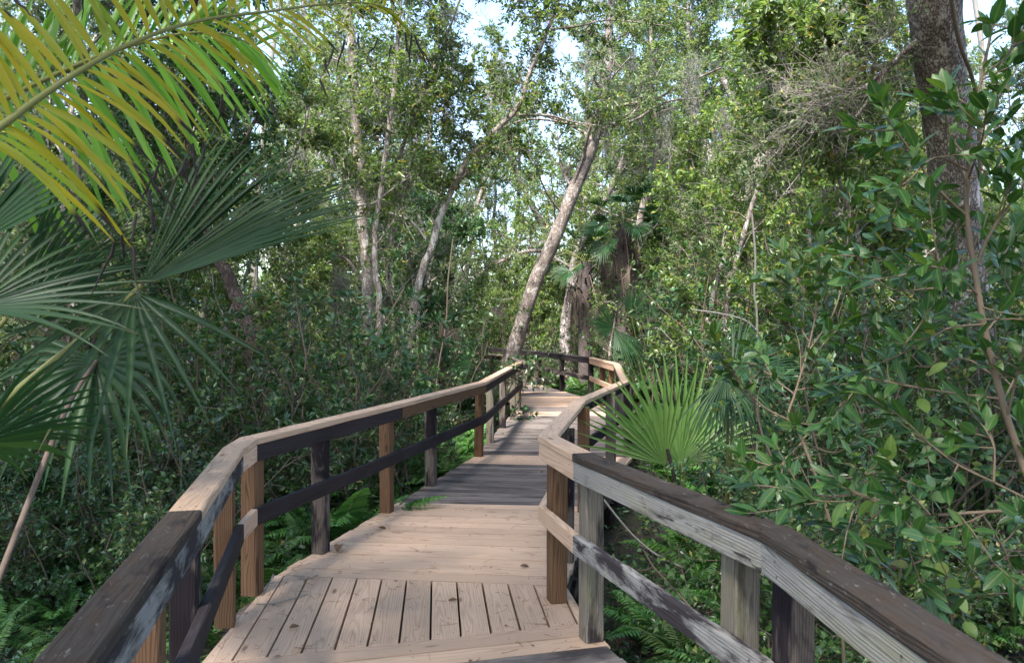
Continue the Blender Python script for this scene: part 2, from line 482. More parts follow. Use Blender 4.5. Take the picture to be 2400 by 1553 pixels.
M['blackrail'] = wood_mat('mildewed_rail', (0.036, 0.028, 0.030), (0.011, 0.008, 0.010), ring=.3, fibre=.8, rough=.8, tone=.2, knots=.2, bump=.5,
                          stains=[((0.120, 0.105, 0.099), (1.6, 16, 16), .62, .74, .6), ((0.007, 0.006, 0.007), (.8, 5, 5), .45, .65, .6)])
M['darkpost'] = wood_mat('mildewed_post', (.14, .11, .092), (.045, .033, .030), ring=.5, fibre=.6, rough=.95, tone=.2, knots=.3, bump=.5,
                         stains=[((.24, .225, .20), (2.2, 20, 20), .54, .66, .6), ((.011, .008, .011), (1.8, 7, 7), .44, .53, .95)])
M['greypost'] = wood_mat('greyed_post', (.215, .185, .150), (.085, .062, .045), ring=.5, fibre=.6, rough=.9, tone=.12, knots=.4, bump=.5,
                       stains=[((.13, .14, .06), (1.0, 7, 7), .50, .66, .6), ((.022, .016, .017), (1.5, 11, 11), .53, .64, .9), ((.30, .29, .27), (2, 24, 24), .60, .70, .6)])
M['pale'] = wood_mat('silvered_rail', (.285, .268, .245), (.14, .122, .108), ring=.3, fibre=.7, rough=.95, tone=.06, knots=.7, bump=.6,
                     stains=[((.19, .18, .10), (1.2, 8, 8), .50, .66, .6), ((.37, .36, .335), (3, 22, 22), .55, .70, .4), ((.085, .07, .062), (6, 20, 20), .55, .68, .6), ((.022, .017, .02), (2.6, 13, 13), .60, .66, .9)])
M['palemid'] = wood_mat('silvered_midrail', (.30, .285, .265), (.13, .115, .105), ring=.4, fibre=.7, rough=.95, tone=.08, knots=.4, bump=.6,
                        stains=[((.36, .35, .33), (4, 24, 24), .60, .72, .3), ((.018, .013, .017), (3.2, 11, 11), .42, .54, .92)])
M['mossycap'] = wood_mat('algae_stained_cap', (.058, .047, .040), (.016, .012, .010), ring=.2, fibre=.7, rough=1., tone=.08, knots=.2, bump=.8,
                         stains=[((.050, .031, .020), (9, 20, 20), .47, .62, .6), ((.20, .19, .17), (26, 60, 60), .62, .70, .65), ((.24, .23, .21), (7, 24, 24), .66, .71, .7), ((.010, .008, .009), (5, 13, 13), .55, .66, .8)])
M['leaf_mid'] = leaf_mat('bright_leaf', [(0, (.06, .115, .030)), (.35, (.105, .175, .042)), (.7, (.16, .24, .060)), (.96, (.23, .29, .09)), (1, (.38, .25, .06))], rough=.37, trans=.45, tcol=(1.4, 1.42, .85))
M['leaf_fine'] = leaf_mat('fine_leaf', [(0, (.075, .125, .055)), (.4, (.115, .175, .075)), (.8, (.175, .235, .10)), (.97, (.23, .25, .12)), (1, (.36, .24, .07))], trans=.45, rough=.5, tcol=(1.35, 1.38, .9))  # lightened in place of haze, so the veil is in the leaf colour
M['leaf_shrub'] = leaf_mat('undergrowth_leaf', [(0, (.020, .052, .016)), (.4, (.038, .088, .024)), (.75, (.065, .125, .034)), (.96, (.12, .19, .05)), (1, (.24, .17, .045))], rough=.34, trans=.30, spec=.6)
M['leaf_dark'] = leaf_mat('glossy_dark_leaf', [(0, (.022, .062, .026)), (.5, (.038, .095, .036)), (.9, (.065, .14, .045)), (1, (.15, .18, .045))], rough=.36, trans=.28)
M['leaf_near'] = leaf_mat('glossy_near_leaf', [(0, (.018, .060, .016)), (.5, (.032, .092, .022)), (.9, (.055, .13, .03)), (.97, (.10, .17, .04)), (1, (.2, .18, .04))], rough=.40, trans=.28, spec=.4, vein=.22, shade=.1, hue=.01, spots=.8)
M['fern'] = leaf_mat('fern_green', [(0, (.045, .12, .028)), (.5, (.08, .19, .042)), (1, (.12, .24, .06))], rough=.5, trans=.32, hue=.015)
M['fanpalm'] = leaf_mat('fan_palm_green', [(0, (.010, .036, .013)), (.5, (.017, .054, .018)), (1, (.03, .078, .022))], rough=.42, trans=.18, spec=.28, tip=((.12, .11, .05), .93, 1.1), vein=.2)
M['palefan'] = leaf_mat('pale_palmetto_green', [(0, (.10, .20, .05)), (.5, (.145, .26, .07)), (1, (.19, .30, .09))], rough=.42, trans=.3, tip=((.22, .18, .08), .96, 1.12), vein=.25)
M['deadfan'] = leaf_mat('withered_fan', [(0, (.08, .055, .04)), (.5, (.14, .105, .08)), (1, (.21, .17, .14))], rough=.8, trans=.15, tcol=(1, .9, .7))
M['yellow'] = leaf_mat('yellowed_leaflet', [(0, (.30, .32, .02)), (.4, (.41, .37, .024)), (.8, (.48, .38, .03)), (1, (.22, .34, .03))], rough=.45, trans=.52, tcol=(1.3, 1.3, .5), tip=((.022, .014, .012), .86, .92))
M['limegreen'] = leaf_mat('lime_leaflet', [(0, (.11, .25, .025)), (.5, (.16, .34, .04)), (1, (.22, .40, .05))], rough=.4, trans=.5, tip=((.16, .13, .05), 1.0, 1.12))
M['stalk'] = plain_mat('frond_stalk', (.10, .12, .03), (.22, .20, .07), 15, .6)
M['stalkdry'] = plain_mat('dry_stalk', (.07, .045, .035), (.20, .15, .12), 25, .8)
M['withered'] = plain_mat('withered_tip', (.018, .013, .012), (.05, .036, .035), 30, .85)
M['twig'] = plain_mat('grey_twig', (.13, .115, .10), (.30, .27, .245), 9, .9)
M['twigdark'] = plain_mat('brown_twig', (.07, .055, .042), (.17, .13, .10), 9, .9)
M['stemgreen'] = plain_mat('shrub_stem', (.12, .085, .055), (.22, .165, .115), 12, .75)
M['bark_grey'] = bark_mat('grey_bark', (0.504, 0.444, 0.396), (0.120, 0.096, 0.084), 1.0, lichen=(0.552, 0.528, 0.492))
M['bark_oak'] = bark_mat('oak_bark', (.50, .44, .41), (.075, .055, .052), 1.3, lichen=(.58, .54, .52), bump=1., stretch=.28)
M['bark_pale'] = bark_mat('pale_bark', (.43, .385, .345), (.13, .10, .085), .8, lichen=(.54, .51, .48), bump=.4, stretch=.6)
M['bark_lean'] = bark_mat('leaning_trunk_bark', (.40, .34, .295), (.085, .065, .058), .9, lichen=(.46, .42, .38), bump=.5, stretch=.5)
M['bark_dark'] = bark_mat('dark_bark', (.16, .12, .10), (.03, .022, .02), 1.2)
M['bark_palm'] = bark_mat('palm_bark', (.20, .165, .15), (.055, .042, .04), .7, bump=.9, stretch=2.5)
M['moss'] = plain_mat('spanish_moss_grey', (.13, .125, .105), (.27, .26, .225), 6, .95)
M['litter'] = plain_mat('dead_leaf', (.10, .055, .03), (.30, .17, .09), 8, .8)


def ground_mat():
    g = NT('forest_floor')
    tc = g.n('ShaderNodeTexCoord').outputs['Object']
    a = g.noise(tc, 1.7, 5, .6); b = g.noise(tc, 14, 5, .7)
    col = g.ramp(b, [(.3, (.010, .007, .005)), (.5, (.028, .019, .013)), (.7, (.065, .046, .032))])
    col = g.mix(g.step(a, .48, .62), col, (.022, .032, .012))
    bp = g.n('ShaderNodeBump', ins={'Strength': .8, 'Distance': .05, 'Height': b})
    p = g.n('ShaderNodeBsdfPrincipled', ins={'Base Color': col, 'Roughness': .95, 'Normal': bp.outputs[0]})
    return g.surf(p.outputs[0])


M['ground'] = ground_mat()
# ------------------------------------------------------------------ boardwalk
LIN = np.array([(-.45, .04), (-1.034, 2.547), (-1.367, 3.91), (-1.405, 4.235), (-.909, 6.39), (-.30, 9.04), (.208, 14.4), (.036, 16.4), (-.2, 17.7), (-.57, 18.6), (-1.9, 21.5)])
LZ = [.90, .90, .90, .90, .885, .88, .89, .90, .90, .90, .90]
RIN = np.array([(.885, .1), (.747, 2.30), (.294, 3.70), (.150, 4.327), (.52, 6.48), (1.29, 9.1), (1.76, 13.3), (1.62, 16.1), (.63, 20.5), (-.8, 24.9)])
RZ = [.90, .90, .90, .90, .90, .885, .90, .90, .90, .90]


def offset_line(p, o, sgn):
    """offset a polyline outward (sgn +1 = left of travel)"""
    d = unit(np.diff(p, axis=0)); n = np.stack([-d[:, 1], d[:, 0]], 1) * sgn
    out = [p[0] + n[0] * o]
    for i in range(1, len(p) - 1):
        b = unit(n[i - 1] + n[i]); out.append(p[i] + b * o / max(.35, b @ n[i]))
    out.append(p[-1] + n[-1] * o)
    return np.array(out)


LO, RO = offset_line(LIN, .14, 1), offset_line(RIN, .14, -1)


def hit(poly, a, s):
    """where the line y = a + s x crosses a polyline"""
    f = poly[:, 1] - a - s * poly[:, 0]
    for i in range(len(poly) - 1):
        if f[i] <= 0 <= f[i + 1] or f[i] >= 0 >= f[i + 1]:
            t = f[i] / (f[i] - f[i + 1] + 1e-12)
            return poly[i] + (poly[i + 1] - poly[i]) * t
    return poly[0] if abs(f[0]) < abs(f[-1]) else poly[-1]


def slab(mb, quad, z, h, axis, ch=.005):
    q = np.asarray(quad, float); c = q.mean(0); ax = unit(np.asarray(axis, float)); ay = np.array([-ax[1], ax[0]])
    ins = q + unit(c - q) * ch * 1.4
    V = np.vstack([np.c_[ins, np.full(4, z)], np.c_[q, np.full(4, z - ch)], np.c_[q, np.full(4, z - h)]])
    bc = np.stack([(V[:, :2] - c) @ ax, (V[:, :2] - c) @ ay, V[:, 2] - z], 1)
    Q = [[0, 1, 2, 3]] + [[i, i + 4, (i + 1) % 4 + 4, (i + 1) % 4] for i in range(4)] + [[i + 4, i + 8, (i + 1) % 4 + 8, (i + 1) % 4 + 4] for i in range(4)] + [[11, 10, 9, 8]]
    mb.add(V, Q, bc=bc)


walk = thing('boardwalk', 'winding timber boardwalk of fresh pinkish pine boards patched into grey weathered planks', 'boardwalk')
walk['kind'] = 'structure'
SEC = [  # a, slope, material of the section that follows, gap
    (.55, .267, 'olddeck', .006), (3.512, .267, 'new', .006), (3.806, .267, None, 0), (4.514, -.117, 'new', .0055), (6.53, -.09, 'olddeck', .009), (8.48, -.13, 'new', .006),
    (9.12, -.11, 'olddeck', .010), (13.3, -.03, 'new', .006), (13.9, -.02, 'olddeck', .009), (14.75, 0, 'new', .008), (17.0, .02, 'olddeck', .009), (18.0, .04, 'new', .006),
    (18.3, .05, 'olddeck', .009), (20.0, .12, 'new', .006), (20.3, .13, 'olddeck', .009), (21.3, .15, None, 0)]
def screw(p):
    th = np.arange(6) * math.pi / 3
    V = np.c_[p[0] + .0038 * np.cos(th), p[1] + .0038 * np.sin(th), np.full(6, .0016)]
    mb.add(V, [[0, 1, 2, 3], [0, 3, 4, 5]], m=1)


for k in range(len(SEC) - 1):
    a0, s0, mat, gap = SEC[k]; a1, s1 = SEC[k + 1][:2]
    mb = MB()
    if mat is None:
        if k != 2: continue
        x = -1.62 + .02
        while x < .5:
            quad = []
            for (a, s, sh, last) in ((a0 + .004, s0, 0, 0), (a1 - .004, s1, -.0988, 1)):
                pair = []
                for xx in (x + gap / 2 + .005, x + .1495 - .005):
                    X = xx - .0988 * ((a + s * xx) - 3.8)
                    y = a + s * X
                    lo = hit(LO, a, s); ro = hit(RO, a, s)
                    X = min(max(X, lo[0]), ro[0]); pair.append([X, a + s * X])
                quad.append(pair)
            q = [quad[0][0], quad[0][1], quad[1][1], quad[1][0]]
            if abs(q[1][0] - q[0][0]) + abs(q[2][0] - q[3][0]) > .03:
                slab(mb, q, rng.normal(0, .0012), .036, (-.0988, 1))
                for t in (.06, .5, .94):
                    for w in (.22, .78):
                        b = np.array(q[0]) * (1 - w) + np.array(q[1]) * w; e = np.array(q[3]) * (1 - w) + np.array(q[2]) * w
                        screw(b * (1 - t) + e * t)
            x += .1495
        mat = 'new'
    else:
        n = max(1, round((a1 - a0) / .15))
        for i in range(n):
            ends = []
            for t, g in ((i / n, gap / 2), ((i + 1) / n, -gap / 2)):
                a = a0 + (a1 - a0) * t + g; s = s0 + (s1 - s0) * t
                ends.append((hit(LO, a, s), hit(RO, a, s)))
            jl, jr = rng.uniform(-.012, .008, 2)
            (l0, r0), (l1, r1) = ends
            ax = unit(r0 - l0)
            q = [l0 - ax * jl, r0 + ax * jr, r1 + ax * jr, l1 - ax * jl]
            slab(mb, q, rng.normal(0, .0015), .036, ax)
            if mat == 'new' and a0 < 9:
                for t in (.1, .5, .9):
                    for w in (.25, .75):
                        b = np.array(q[0]) * (1 - w) + np.array(q[3]) * w; e = np.array(q[1]) * (1 - w) + np.array(q[2]) * w
                        screw(b * (1 - t) + e * t)
    o = mb.build('deck_boards', [M[mat], M['withered']], walk, smooth=False)
    o['label'] = 'section of fresh pinkish pine boards' if mat == 'new' else 'section of grey weathered boards'
for poly, sg in ((LO, 1), (RO, -1)):
    mb = MB(); pp = offset_line(poly, -.06, sg)
    for a, b in zip(pp[:-1], pp[1:]):
        board(mb, [*a, -.15], [*b, -.15], .045, .20)
    L = 0
    for a, b in zip(pp[:-1], pp[1:]):
        n = max(1, int(np.linalg.norm(b - a) / 1.6))
        for i in range(n):
            p = a + (b - a) * (i + .5) / n + unit(np.array([0 - a[0], 0])) * 0
            board(mb, [*p, -.62], [*p, -.26], .09, .09, up=(1, 0, 0))
    mb.build('stringer', M['darkpost'], walk, smooth=False)


def rail_side(root, P, Z, sgn, mats):
    """cap rail, side rail under it and mid rail for each stretch of a railing"""
    th = np.arange(6) * math.pi / 3
    parts = (('cap_rail', .049, .108, .040, lambda z: z - .020), ('side_rail', .020, .038, .092, lambda z: z - .040 - .047), ('mid_rail', .018, .038, .092, lambda z: z - .44))
    d = unit(np.diff(P, axis=0))
    for (nm, off, w, h, zf), col in zip(parts, range(3)):
        C = offset_line(P, off, sgn)
        for i in range(len(P) - 1):
            mt = mats[i][col]
            if mt is None: continue
            cuts = []
            for j in (i - 1, i + 1):
                if j < 0 or j >= len(d): cuts.append(0.); continue
                m_ = d[i] + d[j]; m_ = np.array([-m_[1], m_[0]]); s = np.array([d[i][1], -d[i][0]])
                cuts.append(float((m_ @ d[i]) / (m_ @ s)))
            mb = MB()
            p0 = [*C[i], zf(Z[i])]; p1 = [*C[i + 1], zf(Z[i + 1])]
            q0 = np.array(p0) + np.array([*d[i], 0]) * .0012; q1 = np.array(p1) - np.array([*d[i], 0]) * .0012
            board(mb, q0, q1, w, h, cut0=cuts[0], cut1=cuts[1], ch=.006 if nm == 'cap_rail' else .004)
            Ln = np.linalg.norm(q1 - q0)
            if nm == 'cap_rail' and P[i][1] < 10:
                for k_ in range(int(Ln / .3) + 1):
                    for w_ in (-.026, .026):
                        t_ = min(.96, (k_ * .3 + .05) / Ln); c_ = q0 + (q1 - q0) * t_ + np.array([-d[i][1], d[i][0], 0]) * (w_ + rng.normal(0, .004)) + [0, 0, h / 2 + .0012]
                        mb.add(c_ + np.c_[.0045 * np.cos(th), .0045 * np.sin(th), np.zeros(6)], [[0, 1, 2, 3], [0, 3, 4, 5]], m=1)
            if nm != 'cap_rail' and P[i][1] < 10:
                nv = np.array([-d[i][1], d[i][0], 0]) * -sgn
                for k_ in range(int(Ln / .7) + 1):
                    for w_ in (-.022, .022):
                        t_ = min(.95, (k_ * .7 + .06) / Ln); c_ = q0 + (q1 - q0) * t_ + nv * (w / 2 + .0012) + [rng.normal(0, .004), 0, w_]
                        dd = np.array([d[i][0], d[i][1], 0])
                        V = c_ + dd * (.0045 * np.cos(th))[:, None] + np.array([0, 0, 1]) * (.0045 * np.sin(th))[:, None]
                        mb.add(V, [[0, 1, 2, 3], [0, 3, 4, 5]], m=1)
            o = mb.build(nm, [M[mt], M['withered']], root, smooth=False)
            o['label'] = RLAB.get(mt, mt)


RLAB = {'new': 'fresh pinkish pine board', 'newpost': 'fresh brown pine timber', 'blackrail': 'black mildewed board', 'darkpost': 'mildewed timber with pale streaks', 'greypost': 'greyed old timber',
        'pale': 'silvery grey weathered board', 'palemid': 'silvery board with black mildew', 'mossycap': 'dark board stained with brown algae'}


def post(root, P, sgn, u, mat, lo, hi, top=.862, foot=.002, at=None, size=.094):
    """a square post behind the side rail, found on stretches lo..hi so that it stands at photo column u"""
    C = offset_line(P, .088, sgn); best = None
    if at is not None:
        i = lo; best = (0, np.array(at, float), i)
    else:
        for i in range(lo, hi):
            for t in np.linspace(0.01, .99, 80):
                p = C[i] + (C[i + 1] - C[i]) * t
                e = abs(CX + F * p[0] / p[1] - u)
                if best is None or e < best[0]: best = (e, p, i)
    _, p, i = best; d = unit(P[i + 1] - P[i])
    mb = MB(); lean = rng.normal(0, .004, 2)
    board(mb, [*p, foot], [p[0] + lean[0], p[1] + lean[1], top], size, size, up=(d[0], d[1], 0), ch=.006)
    o = mb.build('post', M[mat], root, smooth=False); o['label'] = RLAB[mat]
    return p


lrail = thing('boardwalk_railing', 'timber railing rising from the lower corner past the fan palm to the slanting grey trunk', 'railing', (-1.1, 2.5, 0), 0, None)
rrail = thing('boardwalk_railing', 'zigzag railing with silvery grey boards near the broadleaf shrub and dark old boards farthest off', 'railing', (.75, 2.5, 0), 0, None)
lrail.location = (0, 0, 0); rrail.location = (0, 0, 0)
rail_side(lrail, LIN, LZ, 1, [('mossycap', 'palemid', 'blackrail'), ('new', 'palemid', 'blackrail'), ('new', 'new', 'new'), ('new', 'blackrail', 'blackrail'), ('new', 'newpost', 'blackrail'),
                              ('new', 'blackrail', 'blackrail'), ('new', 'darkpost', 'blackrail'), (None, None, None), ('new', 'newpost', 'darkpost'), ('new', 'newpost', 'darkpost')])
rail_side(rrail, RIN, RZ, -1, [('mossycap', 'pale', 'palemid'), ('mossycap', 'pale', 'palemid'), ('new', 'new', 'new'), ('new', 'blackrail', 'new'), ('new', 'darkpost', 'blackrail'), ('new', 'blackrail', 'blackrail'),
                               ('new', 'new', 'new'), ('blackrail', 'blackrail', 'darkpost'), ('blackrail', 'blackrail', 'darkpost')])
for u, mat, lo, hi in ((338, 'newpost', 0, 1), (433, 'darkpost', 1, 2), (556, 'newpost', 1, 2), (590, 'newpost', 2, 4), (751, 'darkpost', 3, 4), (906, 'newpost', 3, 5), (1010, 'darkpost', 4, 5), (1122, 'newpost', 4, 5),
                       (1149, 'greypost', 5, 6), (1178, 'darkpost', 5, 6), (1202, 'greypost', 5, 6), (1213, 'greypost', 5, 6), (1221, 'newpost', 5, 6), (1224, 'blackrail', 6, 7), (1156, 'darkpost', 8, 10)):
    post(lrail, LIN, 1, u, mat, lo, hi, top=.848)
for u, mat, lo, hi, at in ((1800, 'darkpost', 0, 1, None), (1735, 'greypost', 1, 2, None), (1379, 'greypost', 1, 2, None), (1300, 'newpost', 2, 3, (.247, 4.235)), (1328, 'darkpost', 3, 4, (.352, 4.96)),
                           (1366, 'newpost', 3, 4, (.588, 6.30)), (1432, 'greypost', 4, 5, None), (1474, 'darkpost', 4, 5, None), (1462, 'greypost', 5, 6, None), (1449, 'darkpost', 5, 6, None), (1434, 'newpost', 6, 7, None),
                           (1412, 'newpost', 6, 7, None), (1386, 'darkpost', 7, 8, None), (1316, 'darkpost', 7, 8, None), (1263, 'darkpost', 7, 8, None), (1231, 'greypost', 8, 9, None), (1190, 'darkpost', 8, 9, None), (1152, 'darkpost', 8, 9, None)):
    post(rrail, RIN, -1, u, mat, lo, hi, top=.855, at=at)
mb = MB(); board(mb, [*(RIN[8] + np.array([.05, .2])), .02], [*(RIN[8] + np.array([-.35, 1.2])), .5], .09, .04)
mb.build('brace', M['darkpost'], rrail, smooth=False)
# ------------------------------------------------------------------ vegetation builders
class Kit:
    """a plant built once: its parts as meshes, then copied"""
    def __init__(self, name, parts):
        self.name = name; self.parts = parts; self.used = False

    def put(self, loc, rz, s, label, cat, group=None, tilt=(0, 0), sz=None):
        r = thing(self.name, label, cat, loc, rz, group)
        r.rotation_euler = (tilt[0], tilt[1], rz); r.scale = (s, s, sz or s)
        for p in self.parts:
            if not self.used: c = p
            else:
                c = p.copy(); COL.objects.link(c)
            c.parent = r
        self.used = True
        return r


def mk_tree(name, seed, H, r0, lean=.05, t0=.3, wood='bark_grey', leaf='leaf_mid', twig='twig', kink=.12, **kw):
    rg = np.random.default_rng(seed)
    tr, _ = wander([0, 0, -.1], [rg.normal(0, lean), rg.normal(0, lean), 1], H, 12, kink, .06, rg)
    wd, cr = MB(), MB()
    tube(wd, smooth_line(tr, 3), np.interp(np.linspace(0, 1, 37), [0, .03, .1, 1], [r0 * 1.5, r0 * 1.15, r0, r0 * .22]), 9)
    grow(wd, cr, tr, r0, rg, t0=t0, **kw)
    return Kit(name, [wd.build('trunk', M[wood]), cr.build('crown', [M[twig], M[leaf]])])


def mk_shrub(name, seed, h, stems=6, leaf='leaf_mid', twig='twigdark', leafL=.06, leafW=.028, k=10, subs=8, twigs=4, tpl=T4, whorl=0., spread=.6, twigL=.22, droop=.1, low=.1):
    rg = np.random.default_rng(seed)
    st, fo = MB(), MB(); TP, TD, TL = [], [], []
    for i in range(stems):
        a = rg.uniform(0, 6.28); hh = h * rg.uniform(.6, 1.1)
        p, _ = wander([rg.normal(0, .12 * h), rg.normal(0, .12 * h), -.05], [math.cos(a) * spread * rg.uniform(.2, 1), math.sin(a) * spread * rg.uniform(.2, 1), 1], hh, 7, .16, .03, rg)
        tube(st, p, np.linspace(.010, .004, 8) * (h ** .5), 4)
        for j in range(subs):
            q, e = along(p, low + (1 - low) * (j + rg.uniform(0, 1)) / subs * .999)
            sd = unit(e * .5 + rg.normal(0, .7, 3) + np.array([0, 0, .25]))
            sp, _ = wander(q, sd, hh * .32 * rg.uniform(.5, 1.2), 3, .2, .03, rg)
            tube(st, sp, np.linspace(.005, .0025, 4), 3)
            for _ in range(twigs):
                w, g = along(sp, rg.uniform(.15, .999)); TP.append(w); TD.append(unit(g + rg.normal(0, .55, 3) + np.array([0, 0, .1]))); TL.append(twigL * rg.uniform(.6, 1.3))
    leafed_twigs(fo, TP, TD, np.array(TL), k, leafL, leafW, rg, tpl=tpl, r=.0022, whorl=whorl, droop=droop)
    return Kit(name, [st.build('stem', M[twig]), fo.build('foliage', [M[twig], M[leaf]])])


def mk_fern(seed, L, n, mat='fern'):
    rg = np.random.default_rng(seed); mb = MB()
    for i in range(n):
        a = i * 2.4 + rg.normal(0, .3); e = rg.uniform(.45, 1.3)
        d = np.array([math.cos(a) * math.cos(e), math.sin(a) * math.cos(e), math.sin(e)])
        fern_frond(mb, np.array([rg.normal(0, .03), rg.normal(0, .03), 0]), d, L * rg.uniform(.65, 1.15), rg, arch=rg.uniform(.25, .6), pairs=26, width=rg.uniform(.15, .2))
    return Kit('fern', [mb.build('fronds', M[mat])])


def mk_palmetto(name, seed, n, R, H, mat='fanpalm', dead=2, trunk=0., elev=(.1, 1.25), spread=230, deadmat='deadfan'):
    """a clump of fan leaves on stalks, with old brown leaves hanging below"""
    rg = np.random.default_rng(seed); parts = []
    base = np.array([0, 0, trunk])
    if trunk > 0:
        tb = MB(); tube(tb, [[0, 0, -.1], [.02, .01, trunk * .5], [0, 0, trunk]], [.17, .155, .16], 12, cap=True)
        # boots: stubs of old stalks around the upper trunk
        for i in range(34):
            a = i * 2.4; z = trunk * (1 - .5 * i / 34); d = np.array([math.cos(a), math.sin(a), .9])
            tube(tb, [np.array([math.cos(a) * .13, math.sin(a) * .13, z - .1]), np.array([math.cos(a) * .13, math.sin(a) * .13, z - .1]) + d * .16], [.035, .018], 4, cap=True)
        parts.append(tb.build('trunk', M['bark_palm']))
    st, bl, dd = MB(), MB(), MB()
    for i in range(n + dead):
        a = i * 2.4 + rg.normal(0, .25); isd = i >= n
        e = rg.uniform(-1.1, -.5) if isd else elev[0] + (elev[1] - elev[0]) * ((i + .5) / n) + rg.normal(0, .1)
        d = np.array([math.cos(a) * math.cos(e), math.sin(a) * math.cos(e), math.sin(e)])
        L = H * rg.uniform(.8, 1.2)
        pts = base + d * (np.linspace(0, 1, 6) * L)[:, None] - np.array([0, 0, 1]) * (np.linspace(0, 1, 6) ** 2 * L * .18)[:, None]
        tube(st, pts, np.linspace(.014, .008, 6), 5, m=1 if isd else 0)
        ax = unit(pts[-1] - pts[-2]); ax = unit(ax + np.array([0, 0, -.25 if not isd else -1.2]))
        nr = unit(np.array([-d[0] * .6, -d[1] * .6, 1.]))
        fan(dd if isd else bl, pts[-1], ax, nr, R * rg.uniform(.8, 1.1), nseg=34, spread=spread if not isd else 120, fuse=.42, tip=rg.uniform(.15, .4) if not isd else .7, cup=.4 if not isd else 1.1, rg=rg)
    parts.append(st.build('stalks', [M['stalk'], M['stalkdry']]))
    parts.append(bl.build('fan_leaves', M[mat]))
    if dead: parts.append(dd.build('dead_leaves', M[deadmat]))
    return Kit(name, parts)


def mk_moss(seed, L, n):
    rg = np.random.default_rng(seed); mb = MB(); P, D, LL = [], [], []
    for i in range(n):
        p = np.array([rg.normal(0, .07), rg.normal(0, .07), -abs(rg.normal(0, .05))]); l = L * rg.uniform(.35, 1.0)
        q = p.copy()
        for s in range(5):
            d = np.array([rg.normal(0, .18), rg.normal(0, .18), -1]); P.append(q.copy()); D.append(d); LL.append(l / 5 * 1.1); q = q + unit(d) * l / 5
            for _ in range(3):
                P.append(q + rg.normal(0, .01, 3)); D.append(np.array([rg.normal(0, .6), rg.normal(0, .6), -1])); LL.append(.10 * rg.uniform(.5, 1.5))
    sticks(mb, P, D, np.array(LL), .0035, rg=rg, bend=.25)
    return Kit('spanish_moss', [mb.build('strands', M['moss'])])


def inside_walk(x, y, m=.35):
    """is (x, y) within m metres of the boardwalk?"""
    if y > 25 or y < -1: return False
    for poly in (LIN, RIN):
        a, b = poly[:-1], poly[1:]; ab = b - a
        t = np.clip((((np.array([x, y]) - a) * ab).sum(1)) / (ab * ab).sum(1), 0, 1)
        if np.min(np.linalg.norm(a + ab * t[:, None] - np.array([x, y]), axis=1)) < m: return True
    if y < LIN[-1][1]:
        xl = np.interp(y, LIN[:, 1], LIN[:, 0]); xr = np.interp(y, RIN[:, 1], RIN[:, 0])
        return xl - m < x < xr + m
    xr = np.interp(y, RIN[:, 1], RIN[:, 0])
    return y < 25 and -8 < x < xr + m and y < 21.5 + .3 * abs(x)


# ---------------------------------------------------------------- labels for the many plants
LANDMARKS = [('the low fan palm', (-1.9, 3.2)), ('the brown twisted trunk', (-3.4, 9.5)), ('the pale straight trunk', (-2.5, 13.)), ('the slender slanting tree', (-1.7, 12.5)),
             ('the slanting grey trunk', (-.2, 17.)), ('the zigzag railing corner', (.2, 4.4)), ('the pale palmetto', (1.7, 7.4)), ('the thick rough trunk', (5.2, 8.6)), ('the broadleaf sapling', (1.65, 2.5)),
             ('the dark far railing', (.6, 20.8)), ('the brown-skirted palm', (2.75, 19.)), ('the silvery railing boards', (.9, 2.7)), ('the fresh railing bend', (-1.5, 4.1)), ('the tilted grey trunk', (5.4, 17.))]
POOL = []
ORD = ['closest', 'second closest', 'third closest', 'fourth closest', 'fifth closest', 'sixth closest', 'seventh closest', 'eighth closest', 'ninth closest', 'tenth closest'] + [w + ' closest' for w in 'eleventh twelfth thirteenth fourteenth fifteenth sixteenth seventeenth eighteenth nineteenth twentieth twenty-first twenty-second twenty-third twenty-fourth twenty-fifth twenty-sixth twenty-seventh twenty-eighth'.split()]


def pool(o, noun, size):
    POOL.append((o, noun, size))


def finish_labels():
    cells = {}
    for o, noun, size in POOL:
        x, y = o.location.x, o.location.y
        j = min(range(len(LANDMARKS)), key=lambda i: math.hypot(LANDMARKS[i][1][0] - x, LANDMARKS[i][1][1] - y))
        cells.setdefault((noun, j), []).append((math.hypot(LANDMARKS[j][1][0] - x, LANDMARKS[j][1][1] - y), o, size))
    for (noun, j), v in cells.items():
        v.sort(key=lambda t: t[0])
        for i, (_, o, size) in enumerate(v):
            k = ORD[i] if i < len(ORD) else 'number %d outward' % (i + 1)
            o['label'] = (f"{noun} {k} to {LANDMARKS[j][0]}" if len(v) > 1 else f"{noun} beside {LANDMARKS[j][0]}")
# ------------------------------------------------------------------ ground
mb = MB(); gx = np.linspace(-70, 70, 141); gy = np.linspace(-15, 125, 141)
X, Y = np.meshgrid(gx, gy); Z = GZ + .05 * np.sin(X * 1.3 + Y * .7) * np.cos(Y * 1.1 - X * .4) + rng.normal(0, .02, X.shape)
i = np.arange(140)[:, None] * 141 + np.arange(140)[None]
mb.add(np.stack([X, Y, Z], -1).reshape(-1, 3), np.stack([i, i + 1, i + 142, i + 141], -1).reshape(-1, 4))
tag(mb.build('ground', M['ground']), 'dark forest floor of leaf litter under the plants', 'ground', kind='structure')

